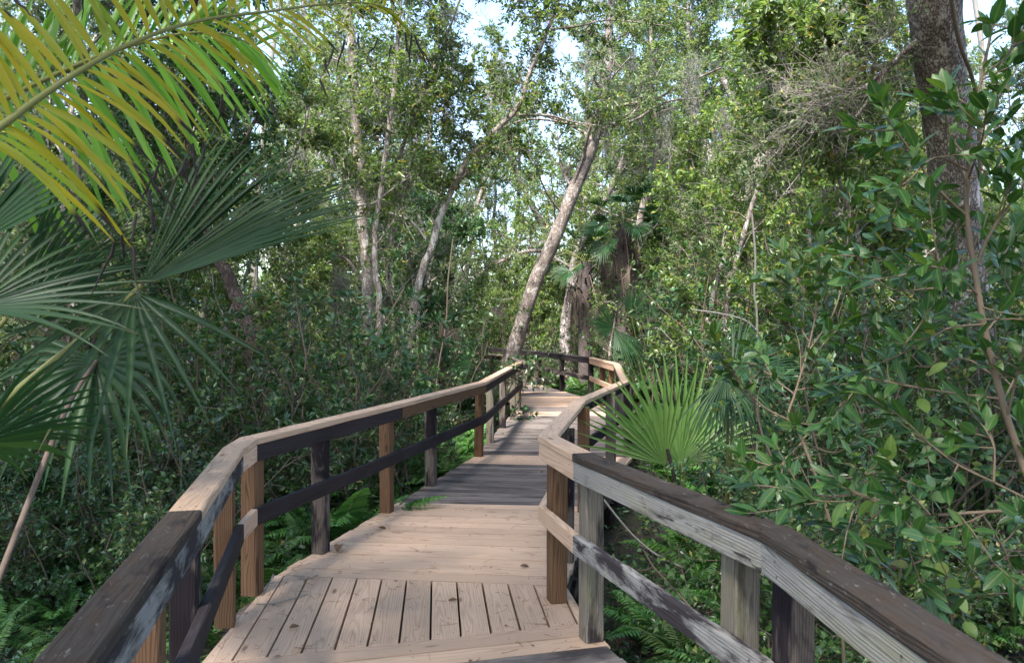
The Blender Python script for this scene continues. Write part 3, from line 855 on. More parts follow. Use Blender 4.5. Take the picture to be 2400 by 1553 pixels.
# ------------------------------------------------------------------ trees one can point to
def hero(name, label, trunk, rad, wood, seed, leaf=None, branches=(), twig='twig', group=None, **kw):
    rg = np.random.default_rng(seed)
    T = smooth_line(np.array(trunk), 4); base = T[0].copy()
    r = np.interp(np.linspace(0, 1, len(T)), np.linspace(0, 1, len(rad)), rad)
    wd, cr = MB(), MB()
    tube(wd, T + rg.normal(0, .008, T.shape), r * (1 + rg.normal(0, .035, len(T))), 12)
    for b, rb in branches:
        B = smooth_line(np.array(b), 4); tube(wd, B, np.linspace(rb, rb * .35, len(B)), 6)
    o = thing(name, label, 'tree', base, 0, group)
    if leaf: grow(wd, cr, T, max(rad[0] * .8, .03), rg, **kw)
    for b, rb in branches:
        if leaf:
            k2 = dict(kw); k2.update(t0=.15, limbs=7, limbL=kw.get('limbL', 1.5) * .45, subs=4, twigs=4)
            grow(wd, cr, smooth_line(np.array(b), 4), rb, rg, **k2)
    wd.build('trunk', M[wood], o, origin=base)
    if leaf: cr.build('crown', [M[twig], M[leaf]], o, origin=base)
    return o


D = 17.0
hero('leaning_tree', 'thick grey speckled trunk slanting up from where the left railing ends', [gp(1178, D), px(1190, 880, D), px(1203, 820, D), px(1222, 760, D), px(1262, 640, D), px(1300, 560, D), px(1335, 470, D), px(1378, 370, D), px(1405, 280, D), px(1425, 160, D), px(1430, 20, D), px(1450, -140, D)],
     [.23, .195, .175, .165, .155, .15, .145, .135, .12, .10, .08, .06], 'bark_lean', 21, 'leaf_fine',
     branches=[([px(1405, 285, D), px(1450, 250, D), px(1530, 235, D), px(1600, 200, D), px(1690, 160, D - 1)], .055), ([px(1400, 300, D), px(1330, 290, D), px(1240, 280, D - .5), px(1150, 310, D - 1)], .035),
               ([px(1290, 590, D), px(1230, 590, D), px(1160, 620, D), px(1090, 660, D - .5)], .05), ([px(1410, 290, D), px(1480, 285, D), px(1560, 240, D), px(1640, 230, D - 1)], .04)],
     t0=.5, limbs=16, limbL=2.4, subs=6, twigs=6, k=10, leafL=.09, leafW=.042, bare=.5, tpl=T2)
D = 12.5
hero('slender_tree', 'slender pale tree bending right over the boardwalk, bare below and leafy above', [gp(938, D), px(952, 900, D), px(964, 755, D), px(985, 650, D), px(1010, 580, D), px(1042, 488, D), px(1078, 405, D), px(1122, 343, D), px(1182, 288, D), px(1216, 245, D), px(1246, 160, D), px(1276, 90, D), px(1310, 0, D), px(1350, -130, D)],
     [.072, .066, .063, .06, .058, .055, .052, .048, .044, .04, .036, .032, .026, .018], 'bark_pale', 22, 'leaf_mid',
     branches=[([px(1216, 270, D), px(1290, 272, D), px(1360, 290, D), px(1460, 300, D)], .022), ([px(1030, 545, D), px(1014, 500, D), px(1062, 440, D), px(1112, 385, D), px(1190, 330, D)], .018), ([px(1290, 70, D), px(1360, 62, D), px(1430, 48, D), px(1560, 62, D - .5)], .022),
               ([px(1120, 343, D), px(1060, 300, D), px(1000, 240, D - .3)], .02)],
     t0=.45, limbs=18, limbL=2.0, subs=6, twigs=6, k=10, leafL=.085, leafW=.04, bare=.3)
D = 13.0
hero('pale_tree', 'pale lichen-spotted straight trunk standing beyond the railing with thin crown', [gp(846, D), px(855, 820, D), px(863, 660, D), px(853, 560, D), px(847, 460, D), px(836, 300, D), px(828, 150, D), px(815, 0, D), px(800, -140, D)],
     [.125, .105, .10, .096, .09, .085, .08, .07, .05], 'bark_pale', 23, 'leaf_mid', branches=[([px(850, 660, D), px(815, 610, D), px(790, 600, D), px(765, 618, D - .3)], .035)],
     t0=.4, limbs=20, limbL=2.1, subs=6, twigs=6, k=10, leafL=.085, leafW=.04, bare=.35)
D = 11.6
hero('thin_tree', 'thin wavering brown stem rising just right of the pale straight trunk', [gp(878, D), px(880, 930, D), px(884, 820, D), px(888, 700, D), px(877, 600, D), px(890, 480, D), px(906, 350, D), px(920, 250, D), px(930, 130, D), px(938, 0, D), px(950, -100, D)],
     [.05, .048, .047, .045, .044, .042, .04, .036, .032, .028, .02], 'bark_grey', 24, 'leaf_mid', t0=.4, limbs=18, limbL=1.8, subs=6, twigs=6, k=10, leafL=.085, leafW=.04, bare=.3)
hero('oak_tree', 'thick rough-barked trunk leaning in at the upper right with thin dark limb', [gp(2300, 8.8), px(2280, 900, 8.6), px(2264, 700, 8.4), px(2244, 500, 8.1), px(2222, 300, 7.7), px(2203, 150, 7.4), px(2186, 0, 7.1), px(2165, -220, 6.8)],
     [.28, .245, .23, .225, .225, .23, .235, .23], 'bark_oak', 25, 'leaf_fine', branches=[([px(2150, 95, 7.2), px(2085, 155, 7.4), px(2020, 210, 7.6), px(1950, 235, 7.8), px(1880, 300, 8.2), px(1800, 380, 8.6)], .03), ([px(2080, 160, 7.4), px(2035, 235, 7.5), px(1985, 290, 7.6), px(1890, 315, 7.8)], .018)],
     t0=.86, limbs=5, limbL=1.6, subs=5, twigs=5, k=6, leafL=.06, leafW=.028, bare=2.5)
D = 17.0
hero('tilted_tree', 'grey trunk tilting right in the sunlit gap behind the shrubs', [gp(1690, D), px(1715, 700, D), px(1745, 500, D), px(1768, 410, D), px(1805, 335, D), px(1852, 255, D), px(1890, 190, D), px(1960, 60, D), px(2010, -100, D)],
     [.2, .18, .17, .165, .155, .15, .13, .11, .08], 'bark_grey', 26, 'leaf_fine', t0=.6, limbs=10, limbL=2.2, subs=5, twigs=5, k=6, leafL=.075, leafW=.034, bare=1.2)
D = 19.0
hero('reddish_tree', 'brownish upright trunk behind the fan palm deep on the right', [gp(1985, D), px(1972, 600, D), px(1956, 400, D), px(1940, 325, D), px(1938, 200, D), px(1945, 60, D), px(1950, -100, D)],
     [.19, .17, .15, .14, .13, .12, .09], 'bark_grey', 27, 'leaf_fine', t0=.55, limbs=9, limbL=2.2, subs=5, twigs=5, k=6, leafL=.08, leafW=.036, bare=1.2)
D = 9.5
hero('twisted_tree', 'brown twisted trunk with dark leaves behind the fan palm leaf', [gp(604, D), px(598, 930, D), px(588, 802, D), px(558, 702, D), px(522, 620, D), px(500, 585, D), px(470, 480, D), px(446, 360, D), px(444, 220, D), px(452, 80, D), px(470, -80, D)],
     [.11, .10, .09, .085, .08, .075, .06, .055, .05, .045, .03], 'bark_dark', 28, 'leaf_dark', branches=[([px(446, 420, D), px(415, 400, D), px(354, 354, D), px(300, 270, D), px(230, 200, D)], .035), ([px(444, 240, D), px(380, 220, D), px(330, 222, D)], .025), ([px(470, 480, D), px(540, 400, D), px(590, 300, D), px(640, 200, D)], .03)],
     t0=.42, limbs=18, limbL=1.7, subs=6, twigs=6, k=9, leafL=.085, leafW=.045, bare=.3, twig='twigdark')

# ------------------------------------------------------------------ trees of the wood behind
SMALL = [mk_tree('understory_tree', 100 + i, [6.4, 7.8, 5.2, 7.0, 8.4, 5.6][i], [.05, .06, .04, .055, .065, .045][i], lean=.12, t0=.14, wood='bark_grey', leaf=['leaf_mid', 'leaf_fine', 'leaf_mid', 'leaf_mid', 'leaf_fine', 'leaf_dark'][i],
                 limbs=19, limbL=1.6, subs=7, twigs=7, k=14, leafL=[.078, .064, .088, .082, .064, .088][i], leafW=[.038, .030, .042, .036, .030, .044][i], bare=[.15, .5, .1, .25, .7, .1][i]) for i in range(6)]
TALL = [mk_tree('tall_tree', 140 + i, [12, 13.5, 11.5, 13][i], [.17, .15, .13, .2][i], lean=.05, t0=.22, wood=['bark_grey', 'bark_lean', 'bark_grey', 'bark_oak'][i], leaf=['leaf_fine', 'leaf_mid', 'leaf_fine', 'leaf_mid'][i],
                limbs=22, limbL=2.9, subs=7, twigs=7, k=12, leafL=.105, leafW=.05, bare=[.9, .3, 1.2, .5][i], twigL=.4) for i in range(4)]
prg = np.random.default_rng(77)
DESC = ['slim tree with bright leaves', 'slim tree with fine pale leaves', 'short bushy tree with bright leaves', 'airy tree with narrow leaves', 'tall twiggy tree with fine leaves', 'slim tree with dark glossy leaves']
spots = []


def free(x, y, gap, lst):
    return all(math.hypot(x - a, y - b) > gap for a, b in lst)


def scatter(n, box, gap, m=.6, lst=None, ok=None):
    out = []
    for _ in range(n * 60):
        if len(out) >= n: break
        y = prg.uniform(box[0], box[1]); u = prg.uniform(box[2], box[3]); x = (u - CX) / F * y
        if inside_walk(x, y, m) or not free(x, y, gap, lst if lst is not None else out): continue
        if ok and not ok(x, y, u): continue
        out.append((x, y))
        if lst is not None: lst.append((x, y))
    return out


tl = []
for box, n in (((9, 13, -250, 640), 4), ((13.5, 19, -150, 1060), 13), ((20, 27, 100, 1190), 11), ((25.5, 32, 900, 1700), 12), ((12, 17, 1600, 2500), 9), ((17, 26, 1460, 2450), 15), ((9, 12, 1900, 2700), 3)):
    for x, y in scatter(n, box, 1.5, .9, tl):
        i = int(prg.integers(0, 6)); s = prg.uniform(.8, 1.25)
        o = SMALL[i].put((x, y, GZ), prg.uniform(0, 6.28), s, 'x', 'tree', 'understory trees of the wood', tilt=prg.normal(0, .05, 2))
        pool(o, DESC[i], s)
TD = ['tall grey tree hung with twigs', 'tall pale tree with bright crown', 'tall thin tree with bare twigs', 'tall rough-barked tree']
t2 = []
for x, y in scatter(26, (18, 38, -100, 2500), 2.6, 1.2, t2, ok=lambda x, y, u: not (y < 24 and 1150 < u < 1480)):
    i = int(prg.integers(0, 4)); s = prg.uniform(.85, 1.2)
    o = TALL[i].put((x, y, GZ), prg.uniform(0, 6.28), s, 'x', 'tree', 'tall trees of the wood', tilt=prg.normal(0, .05, 2))
    pool(o, TD[i], s)

SHADE_TREES = [mk_tree('added_shade_tree', 160 + i, 10.5, .16, lean=.04, t0=.48, wood='bark_grey', leaf='leaf_mid', limbs=24, limbL=4.8, subs=7, twigs=8, k=10, leafL=.135, leafW=.066, twigL=.5, limb_up=.0) for i in range(2)]  # wide crowns added beside and behind the camera to shade the deck
for j, (x, y) in enumerate(((-4.4, 1.0), (4.6, .0), (-1.8, -4.5), (2.8, -5.0), (-6.0, -2.5), (-5.4, 4.6), (-3.2, -8), (1.2, -8.5), (-3.4, -1.2), (.2, -1.6), (-4.6, 2.9), (3.4, -2.2), (4.4, 2.6))):
    o = SHADE_TREES[j % 2].put((x, y, GZ), j * 1.7, 1 + .05 * (j % 3), 'x', 'tree', 'tall trees of the wood')
    pool(o, 'tall spreading tree added to shade the boardwalk', 1)

for x, y in scatter(16, (24, 40, 850, 2050), 2.2, 1.2, t2):
    i = int(prg.integers(0, 4)); s = prg.uniform(.95, 1.3)
    o = TALL[i].put((x, y, GZ), prg.uniform(0, 6.28), s, 'x', 'tree', 'tall trees of the wood', tilt=prg.normal(0, .05, 2))
    pool(o, TD[i], s)

# ------------------------------------------------------------------ shrubs
SHR = [mk_shrub('shrub', 200, 1.6, 7, 'leaf_shrub', leafL=.07, leafW=.034), mk_shrub('shrub', 201, 2.3, 7, 'leaf_dark', leafL=.085, leafW=.030, whorl=.8, k=10, spread=.35),
       mk_shrub('shrub', 202, 1.2, 9, 'leaf_shrub', leafL=.055, leafW=.028, k=11), mk_shrub('shrub', 203, 2.0, 6, 'leaf_dark', leafL=.075, leafW=.040),
       mk_shrub('shrub', 204, 2.7, 8, 'leaf_shrub', leafL=.085, leafW=.030, whorl=.7, k=10, spread=.3), mk_shrub('shrub', 205, 1.0, 9, 'leaf_fine', leafL=.05, leafW=.026, k=9)]
SD = ['leafy bright green shrub', 'upright dark shrub with whorled leaves', 'low bushy green shrub', 'dark glossy round-leaved shrub', 'tall upright shrub with whorled bright leaves', 'low pale fine-leaved shrub']
sl = []


def shrubs(n, box, kinds, gap=.75, m=.45, s=(.75, 1.2), ok=None):
    for x, y in scatter(n, box, gap, m, sl, ok):
        i = int(prg.choice(kinds)); k = prg.uniform(*s)
        o = SHR[i].put((x, y, GZ), prg.uniform(0, 6.28), k, 'x', 'shrub', 'shrubs of the undergrowth', tilt=prg.normal(0, .08, 2))
        pool(o, SD[i], k)


shrubs(16, (4.8, 7.0, -300, 560), [2, 3, 5, 0], .55, .95, s=(.55, .85))
shrubs(24, (6.5, 9, -300, 860), [0, 1, 2, 3, 4, 5], .5, .95)
shrubs(20, (6.8, 10.5, 480, 960), [0, 2, 4, 0, 5], .45, .95, s=(.55, .9))
shrubs(24, (9, 13, -200, 960), [0, 1, 2, 3, 4, 4], .75, .9)
shrubs(26, (12, 19, -100, 1130), [0, 1, 2, 3, 4], .9, .6)
shrubs(16, (21, 28, 900, 1500), [0, 2, 4, 5], .9, .7)
shrubs(12, (3.7, 5.4, 1760, 2700), [2, 5], .5, .6, s=(.55, .9))
shrubs(7, (4.8, 7.2, 2000, 2560), [0, 3, 0], .6, .6, s=(.9, 1.25))
shrubs(22, (5.2, 9, 1860, 2700), [0, 1, 2, 3, 4, 5], .55)
shrubs(7, (7.6, 9.5, 1700, 1900), [2, 5], .5, .6, s=(.6, .8))
shrubs(26, (9, 13, 1690, 2550), [0, 1, 1, 4, 4, 3, 5], .7, s=(.9, 1.55))
shrubs(26, (13, 20, 1560, 2450), [0, 1, 4, 4, 3], .85, .6, s=(1, 1.7))

# ------------------------------------------------------------------ ferns
FRN = [mk_fern(300, .75, 11), mk_fern(301, .6, 9), mk_fern(302, .9, 10), mk_fern(303, .5, 12)]
FD = ['arching green fern', 'small green fern', 'large spreading fern', 'tufted low fern']
fl = []


def ferns(n, box, kinds, gap=.34, m=.22, s=(.75, 1.25), ok=None):
    for x, y in scatter(n, box, gap, m, fl, ok):
        i = int(prg.choice(kinds)); k = prg.uniform(*s)
        o = FRN[i].put((x, y, GZ + .02), prg.uniform(0, 6.28), k, 'x', 'fern', 'ferns beside the boardwalk')
        pool(o, FD[i], k)


ferns(34, (4.3, 7.0, -60, 800), [0, 1, 3], .40, .42, s=(.6, 1.0))
ferns(40, (4.8, 11, 480, 1140), [0, 1, 2], .27, .46, s=(.9, 1.3), ok=lambda x, y, u: x > np.interp(y, LIN[:, 1], LIN[:, 0]) - 1.1)
ferns(26, (6.0, 12, 500, 1140), [0, 1, 2, 3], .36, .40)
ferns(34, (3.2, 6.5, 1440, 2350), [0, 1, 3], .34, .62, s=(.6, 1.0))
ferns(20, (6.5, 11, 1450, 2200), [0, 1, 2], .4, .42)
ferns(16, (15, 21, 1240, 1480), [0, 2], .5, .25, s=(1, 1.5))

# ------------------------------------------------------------------ palms and palmettos of the middle distance
PAL = [mk_palmetto('palmetto', 400, 9, .62, .7, 'fanpalm', 2), mk_palmetto('palmetto', 401, 8, .55, .6, 'fanpalm', 3), mk_palmetto('palmetto', 402, 11, .7, .8, 'fanpalm', 1)]
PD = ['clump of dark fan leaves', 'fan-leaved clump with brown leaves', 'large clump of fan leaves']
for (u, d, i, s, z) in ((1090, 14.2, 1, 1.15, GZ), (1060, 16, 0, 1.2, GZ), (1000, 15.2, 1, 1.1, GZ), (1450, 15.3, 2, 1.1, 0), (1490, 17.5, 0, 1.2, 0), (1820, 7.4, 0, .95, GZ), (1900, 12.5, 2, 1.1, .8), (1960, 13.5, 0, 1.1, 1.2), (1760, 15, 1, 1.2, .5), (2090, 12, 2, 1, .7), (700, 11, 1, 1.0, GZ), (1650, 13, 1, 1., 0), (2160, 7.5, 0, .9, GZ),
                        (420, 8.5, 1, .9, GZ), (740, 13.5, 0, 1.1, GZ), (100, 6.5, 2, 1., GZ)):
    p = gp(u, d, z if z == GZ else GZ)
    o = PAL[i].put(p, prg.uniform(0, 6.28), s, 'x', 'palm', 'palmettos among the shrubs')
    pool(o, PD[i], s)
CAB = [mk_palmetto('cabbage_palm', 410, 13, .6, .8, 'fanpalm', 6, trunk=4.3, elev=(-.5, 1.2)), mk_palmetto('cabbage_palm', 411, 12, .6, .8, 'fanpalm', 5, trunk=3.2, elev=(-.5, 1.2))]
for (u, d, i, s, lab) in ((1462, 18.6, 0, 1.05, 'cabbage palm with skirt of brown hanging leaves behind the far railing bend'), (1372, 23, 1, 1.25, 'cabbage palm with thick dark trunk right of the slanting grey trunk'),
                          (1990, 14.5, 1, 1.0, 'cabbage palm with spiky fans standing high in the shrubs on the right'), (210, 11, 1, .95, 'cabbage palm with tan hanging leaves behind the fan palm by the railing')):
    CAB[i].put(gp(u, d), prg.uniform(0, 6.28), s, lab, 'palm')

# ------------------------------------------------------------------ Spanish moss
MOS = [mk_moss(500, 1.5, 26), mk_moss(501, .9, 22), mk_moss(502, 2.2, 30)]
for j, (u, v, d, i) in enumerate(((1058, 90, 14, 2), (1048, 230, 14, 1), (1290, 40, 20, 2), (1380, 60, 22, 2), (1180, 120, 18, 0), (1620, 120, 15, 0), (1760, 90, 14, 1), (1840, 180, 13, 0), (1880, 260, 14, 2), (800, 620, 12, 1), (690, 640, 11, 0), (1330, 380, 17.3, 1), (1420, 300, 17, 1), (1560, 240, 17, 0), (950, 380, 14, 1), (700, 330, 13, 1), (1690, 250, 16, 2), (1930, 420, 16, 0), (1590, 420, 18, 1), (1480, 120, 19, 2))):
    o = MOS[i].put(px(u, v, d), prg.uniform(0, 6.28), prg.uniform(.8, 1.3), 'x', 'moss', 'hanging moss')
    pool(o, ['long grey moss strand', 'short tuft of grey hanging moss', 'very long grey moss strand'][i], 1)

# ------------------------------------------------------------------ undergrowth nobody could count, and the far wood
urg = np.random.default_rng(91)
mb = MB(); P = []
while len(P) < 7500:
    y = 3.0 + 21 * urg.uniform() ** 1.1; x = (urg.uniform(-250, 2650) - CX) / F * y
    if inside_walk(x, y, .18): continue
    if y < 11 and x < 0 and inside_walk(x, y, .85) and urg.uniform() < .75: continue
    P.append([x, y, GZ + urg.uniform(0, .05)])
P = np.array(P)
leafed_twigs(mb, P, urg.normal(0, .45, P.shape) + np.array([0, 0, 1.]), np.clip(P[:, 1] / 12, .35, 1) * urg.uniform(.15, .7, len(P)), 8, .055, .026, urg, tpl=T2, r=.002)
tag(mb.build('undergrowth', [M['twigdark'], M['leaf_dark']]), 'dense low leafy undergrowth covering the forest floor', 'undergrowth', kind='stuff')
mb = MB(); P = []
for _ in range(380):
    y = urg.uniform(30, 62); u = urg.uniform(-200, 2600); x = (u - CX) / F * y
    top = urg.uniform(4, 17) if _ % 3 else urg.uniform(2, 6); h = urg.uniform(1.2, 3.2)
    n = 150; q = urg.normal(0, 1, (n, 3)); q = unit(q) * urg.uniform(.3, 1, (n, 1)) ** .5
    P.append(np.array([x, y, GZ + urg.uniform(.1, .9) * top]) + q * np.array([h, h, h * .8]))
P = np.concatenate(P)
leafed_twigs(mb, P, urg.normal(0, 1, P.shape), urg.uniform(.4, 1., len(P)), 7, .17, .09, urg, tpl=T2, r=.006)
for _ in range(70):
    y = urg.uniform(28, 60); x = (urg.uniform(-200, 2600) - CX) / F * y
    t, _ = wander([x, y, GZ], [urg.normal(0, .08), 0, 1], urg.uniform(10, 18), 8, .05, .02, urg); tube(mb, t, np.linspace(.2, .07, 9) * urg.uniform(.5, 1.3), 6)
tag(mb.build('woodland', [M['twig'], M['leaf_mid']]), 'far wood of bright leaves and thin trunks closing the view', 'woodland', kind='stuff')
# ------------------------------------------------------------------ plants close to the camera
nrg = np.random.default_rng(404)


def frond(root, pts, mat, n, L, W, lo, hi, droop, tips=0., label=None):
    R = smooth_line(np.array(pts), 5); m = len(R)
    lf, ra, wt = MB(), MB(), MB()
    tube(ra, R, np.linspace(.011, .003, m), 6)
    ends = []
    for sg in (0, 1):
        t = np.linspace(.03, .995, n) + nrg.normal(0, .004, n); t = np.clip(t, 0, .999)
        i = np.minimum((t * (m - 1)).astype(int), m - 2); f = (t * (m - 1) - i)[:, None]
        P = R[i] * (1 - f) + R[i + 1] * f; T = unit(R[i + 1] - R[i])
        D = unit(np.array(hi if sg else lo) + nrg.normal(0, .09, (n, 3)) + T * (t[:, None] ** 2 * .9))
        ll = L * (1.08 - .62 * t ** 1.6) * nrg.uniform(.85, 1.1, n); dr = droop * nrg.uniform(.5, 1.5, n) * (1. if not sg else .35)
        ribbons(lf, P, D, unit(np.array([.1, -.75, .6]) + nrg.normal(0, .3, (n, 3))), ll, W * (1.05 - .35 * t), dr, nr=8)
        ends.append(P + D * ll[:, None] - np.array([0, 0, 1]) * (dr * ll)[:, None])
    if tips:
        E = np.concatenate(ends); E = E[nrg.uniform(0, 1, len(E)) < tips]
        for e in E:
            l = nrg.uniform(.05, .15); k = 5
            dx = nrg.normal(0, .010, 2); q = e + np.array([[dx[0] * j, dx[1] * j, -l * j / k] for j in range(k + 1)]) + nrg.normal(0, .0022, (k + 1, 3))
            q[0] = e + np.array([0, 0, .012])
            tube(lf, q, [.0035, .0055, .0032, .0036, .002, .001], 4, m=1)
    o = lf.build('frond', [M[mat], M['withered']], root); o['label'] = label
    ra.build('rachis', M['stalk'], o)


root = thing('feather_palm', 'feather-leaved palm reaching in at upper left with one yellowed frond and one lime green frond', 'palm', (-2.35, 1.5, GZ))
root.location = (0, 0, 0)
mb = MB(); tube(mb, smooth_line([[-2.9, 1.0, GZ], [-2.86, 1.05, .3], [-2.8, 1.1, 1.1]], 4), np.linspace(.06, .045, 9), 9)
tube(mb, smooth_line([[-2.8, 1.1, 1.1], [-2.2, 1.5, 1.62], px(-60, 335, 2.0)], 5), np.linspace(.02, .011, 11), 6)
tube(mb, smooth_line([[-2.8, 1.1, 1.1], [-2.5, 1.9, 1.9], px(-60, 270, 2.9)], 5), np.linspace(.02, .010, 11), 6)
mb.build('trunk', M['stalk'], root)
frond(root, [px(-60, 335, 2.0), px(0, 299, 2.05), px(86, 235, 2.15), px(192, 165, 2.25), px(284, 114, 2.35), px(400, 68, 2.5), px(506, 43, 2.65), px(618, 30, 2.8), px(740, 14, 3.0), px(850, 8, 3.2), px(920, 24, 3.3)], 'yellow', 46, .315, .025,
      (.78, .35, -.42), (-.50, -.25, .85), .42, .5, 'yellowed frond with withered black leaf tips')
frond(root, [px(-60, 270, 2.9), px(90, 195, 3.0), px(240, 130, 3.1), px(400, 85, 3.25), px(520, 80, 3.4), px(610, 115, 3.55)], 'limegreen', 40, .50, .032, (.42, .15, -.8), (.1, .3, .9), .25, 0., 'lime green frond')

root = thing('fan_palm', 'low fan palm with big pleated blue-green leaves outside the near left railing', 'palm', (0, 0, 0))
BASE = np.array([-2.35, 2.5, GZ])
fans_ = [  # hub, towards, normal, radius, segments, spread, fuse, droop, cup, mid point of the stalk
    (px(332, 668, 2.9), px(800, 372, 3.3), (-.25, -.8, .55), .98, 30, 82, .50, .06, .25, None),
    (px(316, 684, 2.75), px(262, 1000, 2.6), (.05, -1, .15), .60, 10, 135, .24, .06, .1, None),
    (px(-70, 722, 2.5), px(330, 590, 2.75), (.0, -.75, .65), .62, 15, 110, .32, .10, .2, None),
    (px(16, 745, 2.9), px(290, 520, 3.1), (.25, .6, .7), .66, 22, 58, .5, .05, .2, None),
    (px(226, 846, 3.1), px(236, 1010, 2.95), (0, -1, .35), .52, 24, 260, .42, .3, .2, None),
    (px(-60, 1040, 2.4), px(160, 990, 2.6), (.2, .8, .5), .46, 18, 120, .45, .1, .25, None),
    (px(-90, 590, 2.7), px(130, 330, 2.85), (.1, -.8, .5), .56, 14, 75, .48, .05, .25, None),
    ]
for k, (hub, to, nrm, R, ns, spr, fu, tip, cup, _) in enumerate(fans_):
    st, bl = MB(), MB()
    fan(bl, hub, to - hub, np.array(nrm, float), R, ns, spr, fu, tip, cup, rg=nrg)
    if k == 4: pts = smooth_line([BASE, px(-120, 1640, 2.35), px(0, 1345, 2.5), px(152, 965, 2.85), hub], 6)
    else: pts = smooth_line([BASE + nrg.normal(0, .03, 3) * [1, 1, 0], BASE * .45 + hub * .55 + np.array([-.25, -.05, .18]), hub], 8)
    o = bl.build('fan_leaf', M['fanpalm'], root)
    tube(st, pts, np.linspace(.014, .009, len(pts)), 6); st.build('leaf_stalk', M['stalkdry' if k == 4 else 'stalk'], o)

# pale palmetto by the right-hand railing
root = thing('palmetto', 'pale green palmetto with stiff upright fan leaves beside the right railing', 'palm', (0, 0, 0))
B2 = gp(1585, 6.75)
for hub, to, nrm, R, ns, spr, tip in ((px(1594, 1085, 6.6), px(1560, 850, 6.5), (.1, -1, .2), 1.05, 19, 104, .02), (px(1560, 1088, 6.4), px(1462, 900, 6.2), (-.1, -1, .3), .95, 15, 84, .03), (px(1606, 1085, 6.8), px(1690, 960, 6.9), (.2, -.9, .4), .82, 14, 84, .10)):
    st, bl = MB(), MB(); fan(bl, hub, to - hub, np.array(nrm, float), R, ns, spr, .42, tip, .12, rg=nrg)
    tube(st, smooth_line([B2, (B2 + hub) / 2 + [.02, 0, .05], hub], 4), np.linspace(.012, .008, 9), 5)
    o = bl.build('fan_leaf', M['palefan'], root); st.build('leaf_stalk', M['stalk'], o)
st = MB(); tube(st, smooth_line([B2 + [.05, -.1, 0], px(1580, 1120, 6.4), px(1564, 1052, 6.35)], 4), np.linspace(.02, .014, 9), 7, cap=True); st.build('charred_stalk', M['withered'], root)

root = thing('palmetto', 'dark folded palmetto leaf with silvery drooping segments behind the broadleaf shrub', 'palm', (0, 0, 0))
B3 = gp(1690, 6.1)
for hub, to, nrm, R, ns, spr, tip in ((px(1716, 880, 5.8), px(1850, 790, 6.1), (-.2, -.9, .5), .60, 26, 96, .05), (px(1704, 872, 5.75), px(1655, 1030, 5.6), (-.3, -1, .1), .60, 14, 50, .1), (px(1700, 880, 5.9), px(1760, 1000, 5.7), (.2, -.9, .3), .5, 18, 100, .3)):
    st, bl = MB(), MB(); fan(bl, hub, to - hub, np.array(nrm, float), R, ns, spr, .5, tip, .3, rg=nrg)
    tube(st, smooth_line([B3, (B3 + hub) / 2 + [.03, 0, .04], hub], 4), np.linspace(.012, .008, 9), 5)
    o = bl.build('fan_leaf', M['fanpalm'], root); st.build('leaf_stalk', M['stalk'], o)

root = thing('palmetto', 'dark palmetto whose fan leaves lean over the far corner of the zigzag railing', 'palm', (0, 0, 0))
B4 = gp(1500, 14.8)
for hub, to, nrm, R, ns, spr, tip in ((px(1436, 768, 14.5), px(1370, 738, 14.3), (0, -.8, .6), .75, 26, 120, .1), (px(1440, 772, 14.5), px(1485, 850, 14.3), (.3, -1, .2), .8, 20, 75, .2), (px(1480, 740, 14.8), px(1530, 690, 14.8), (.2, -.8, .6), .75, 26, 150, .2), (px(1465, 800, 14.8), px(1500, 880, 14.6), (.3, -1, .1), .7, 20, 120, .3)):
    st, bl = MB(), MB(); fan(bl, hub, to - hub, np.array(nrm, float), R, ns, spr, .45, tip, .3, rg=nrg)
    tube(st, smooth_line([B4, (B4 + hub) / 2 + [.1, 0, .1], hub], 4), np.linspace(.014, .010, 9), 5)
    o = bl.build('fan_leaf', M['fanpalm'], root); st.build('leaf_stalk', M['stalk'], o)

root = thing('palmetto', 'palmetto with green fans and limp brown dead fans left of the slanting grey trunk', 'palm', (0, 0, 0))
B5 = gp(1040, 13.4)
for hub, to, nrm, R, ns, spr, tip, mt in ((px(1055, 862, 13.2), px(1120, 815, 13.1), (0, -.9, .4), .62, 26, 150, .05, 'fanpalm'), (px(1030, 800, 13.5), px(1075, 770, 13.4), (.1, -.9, .4), .6, 24, 110, .3, 'deadfan'), (px(1020, 812, 13.3), px(1000, 880, 13.2), (0, -1, .2), .6, 20, 90, .6, 'deadfan'),
                                          (px(1150, 722, 15), px(1195, 735, 15), (.1, -.9, .4), .45, 20, 80, .4, 'deadfan'), (px(1045, 850, 13.4), px(985, 830, 13.4), (-.1, -.9, .4), .6, 22, 130, .2, 'fanpalm')):
    st, bl = MB(), MB(); fan(bl, hub, to - hub, np.array(nrm, float), R, ns, spr, .45, tip, .3, rg=nrg)
    tube(st, smooth_line([B5, (B5 + hub) / 2 + [.02, 0, .1], hub], 4), np.linspace(.014, .010, 9), 5)
    o = bl.build('fan_leaf' if mt == 'fanpalm' else 'dead_leaf', M[mt], root); st.build('leaf_stalk', M['stalkdry'], o)


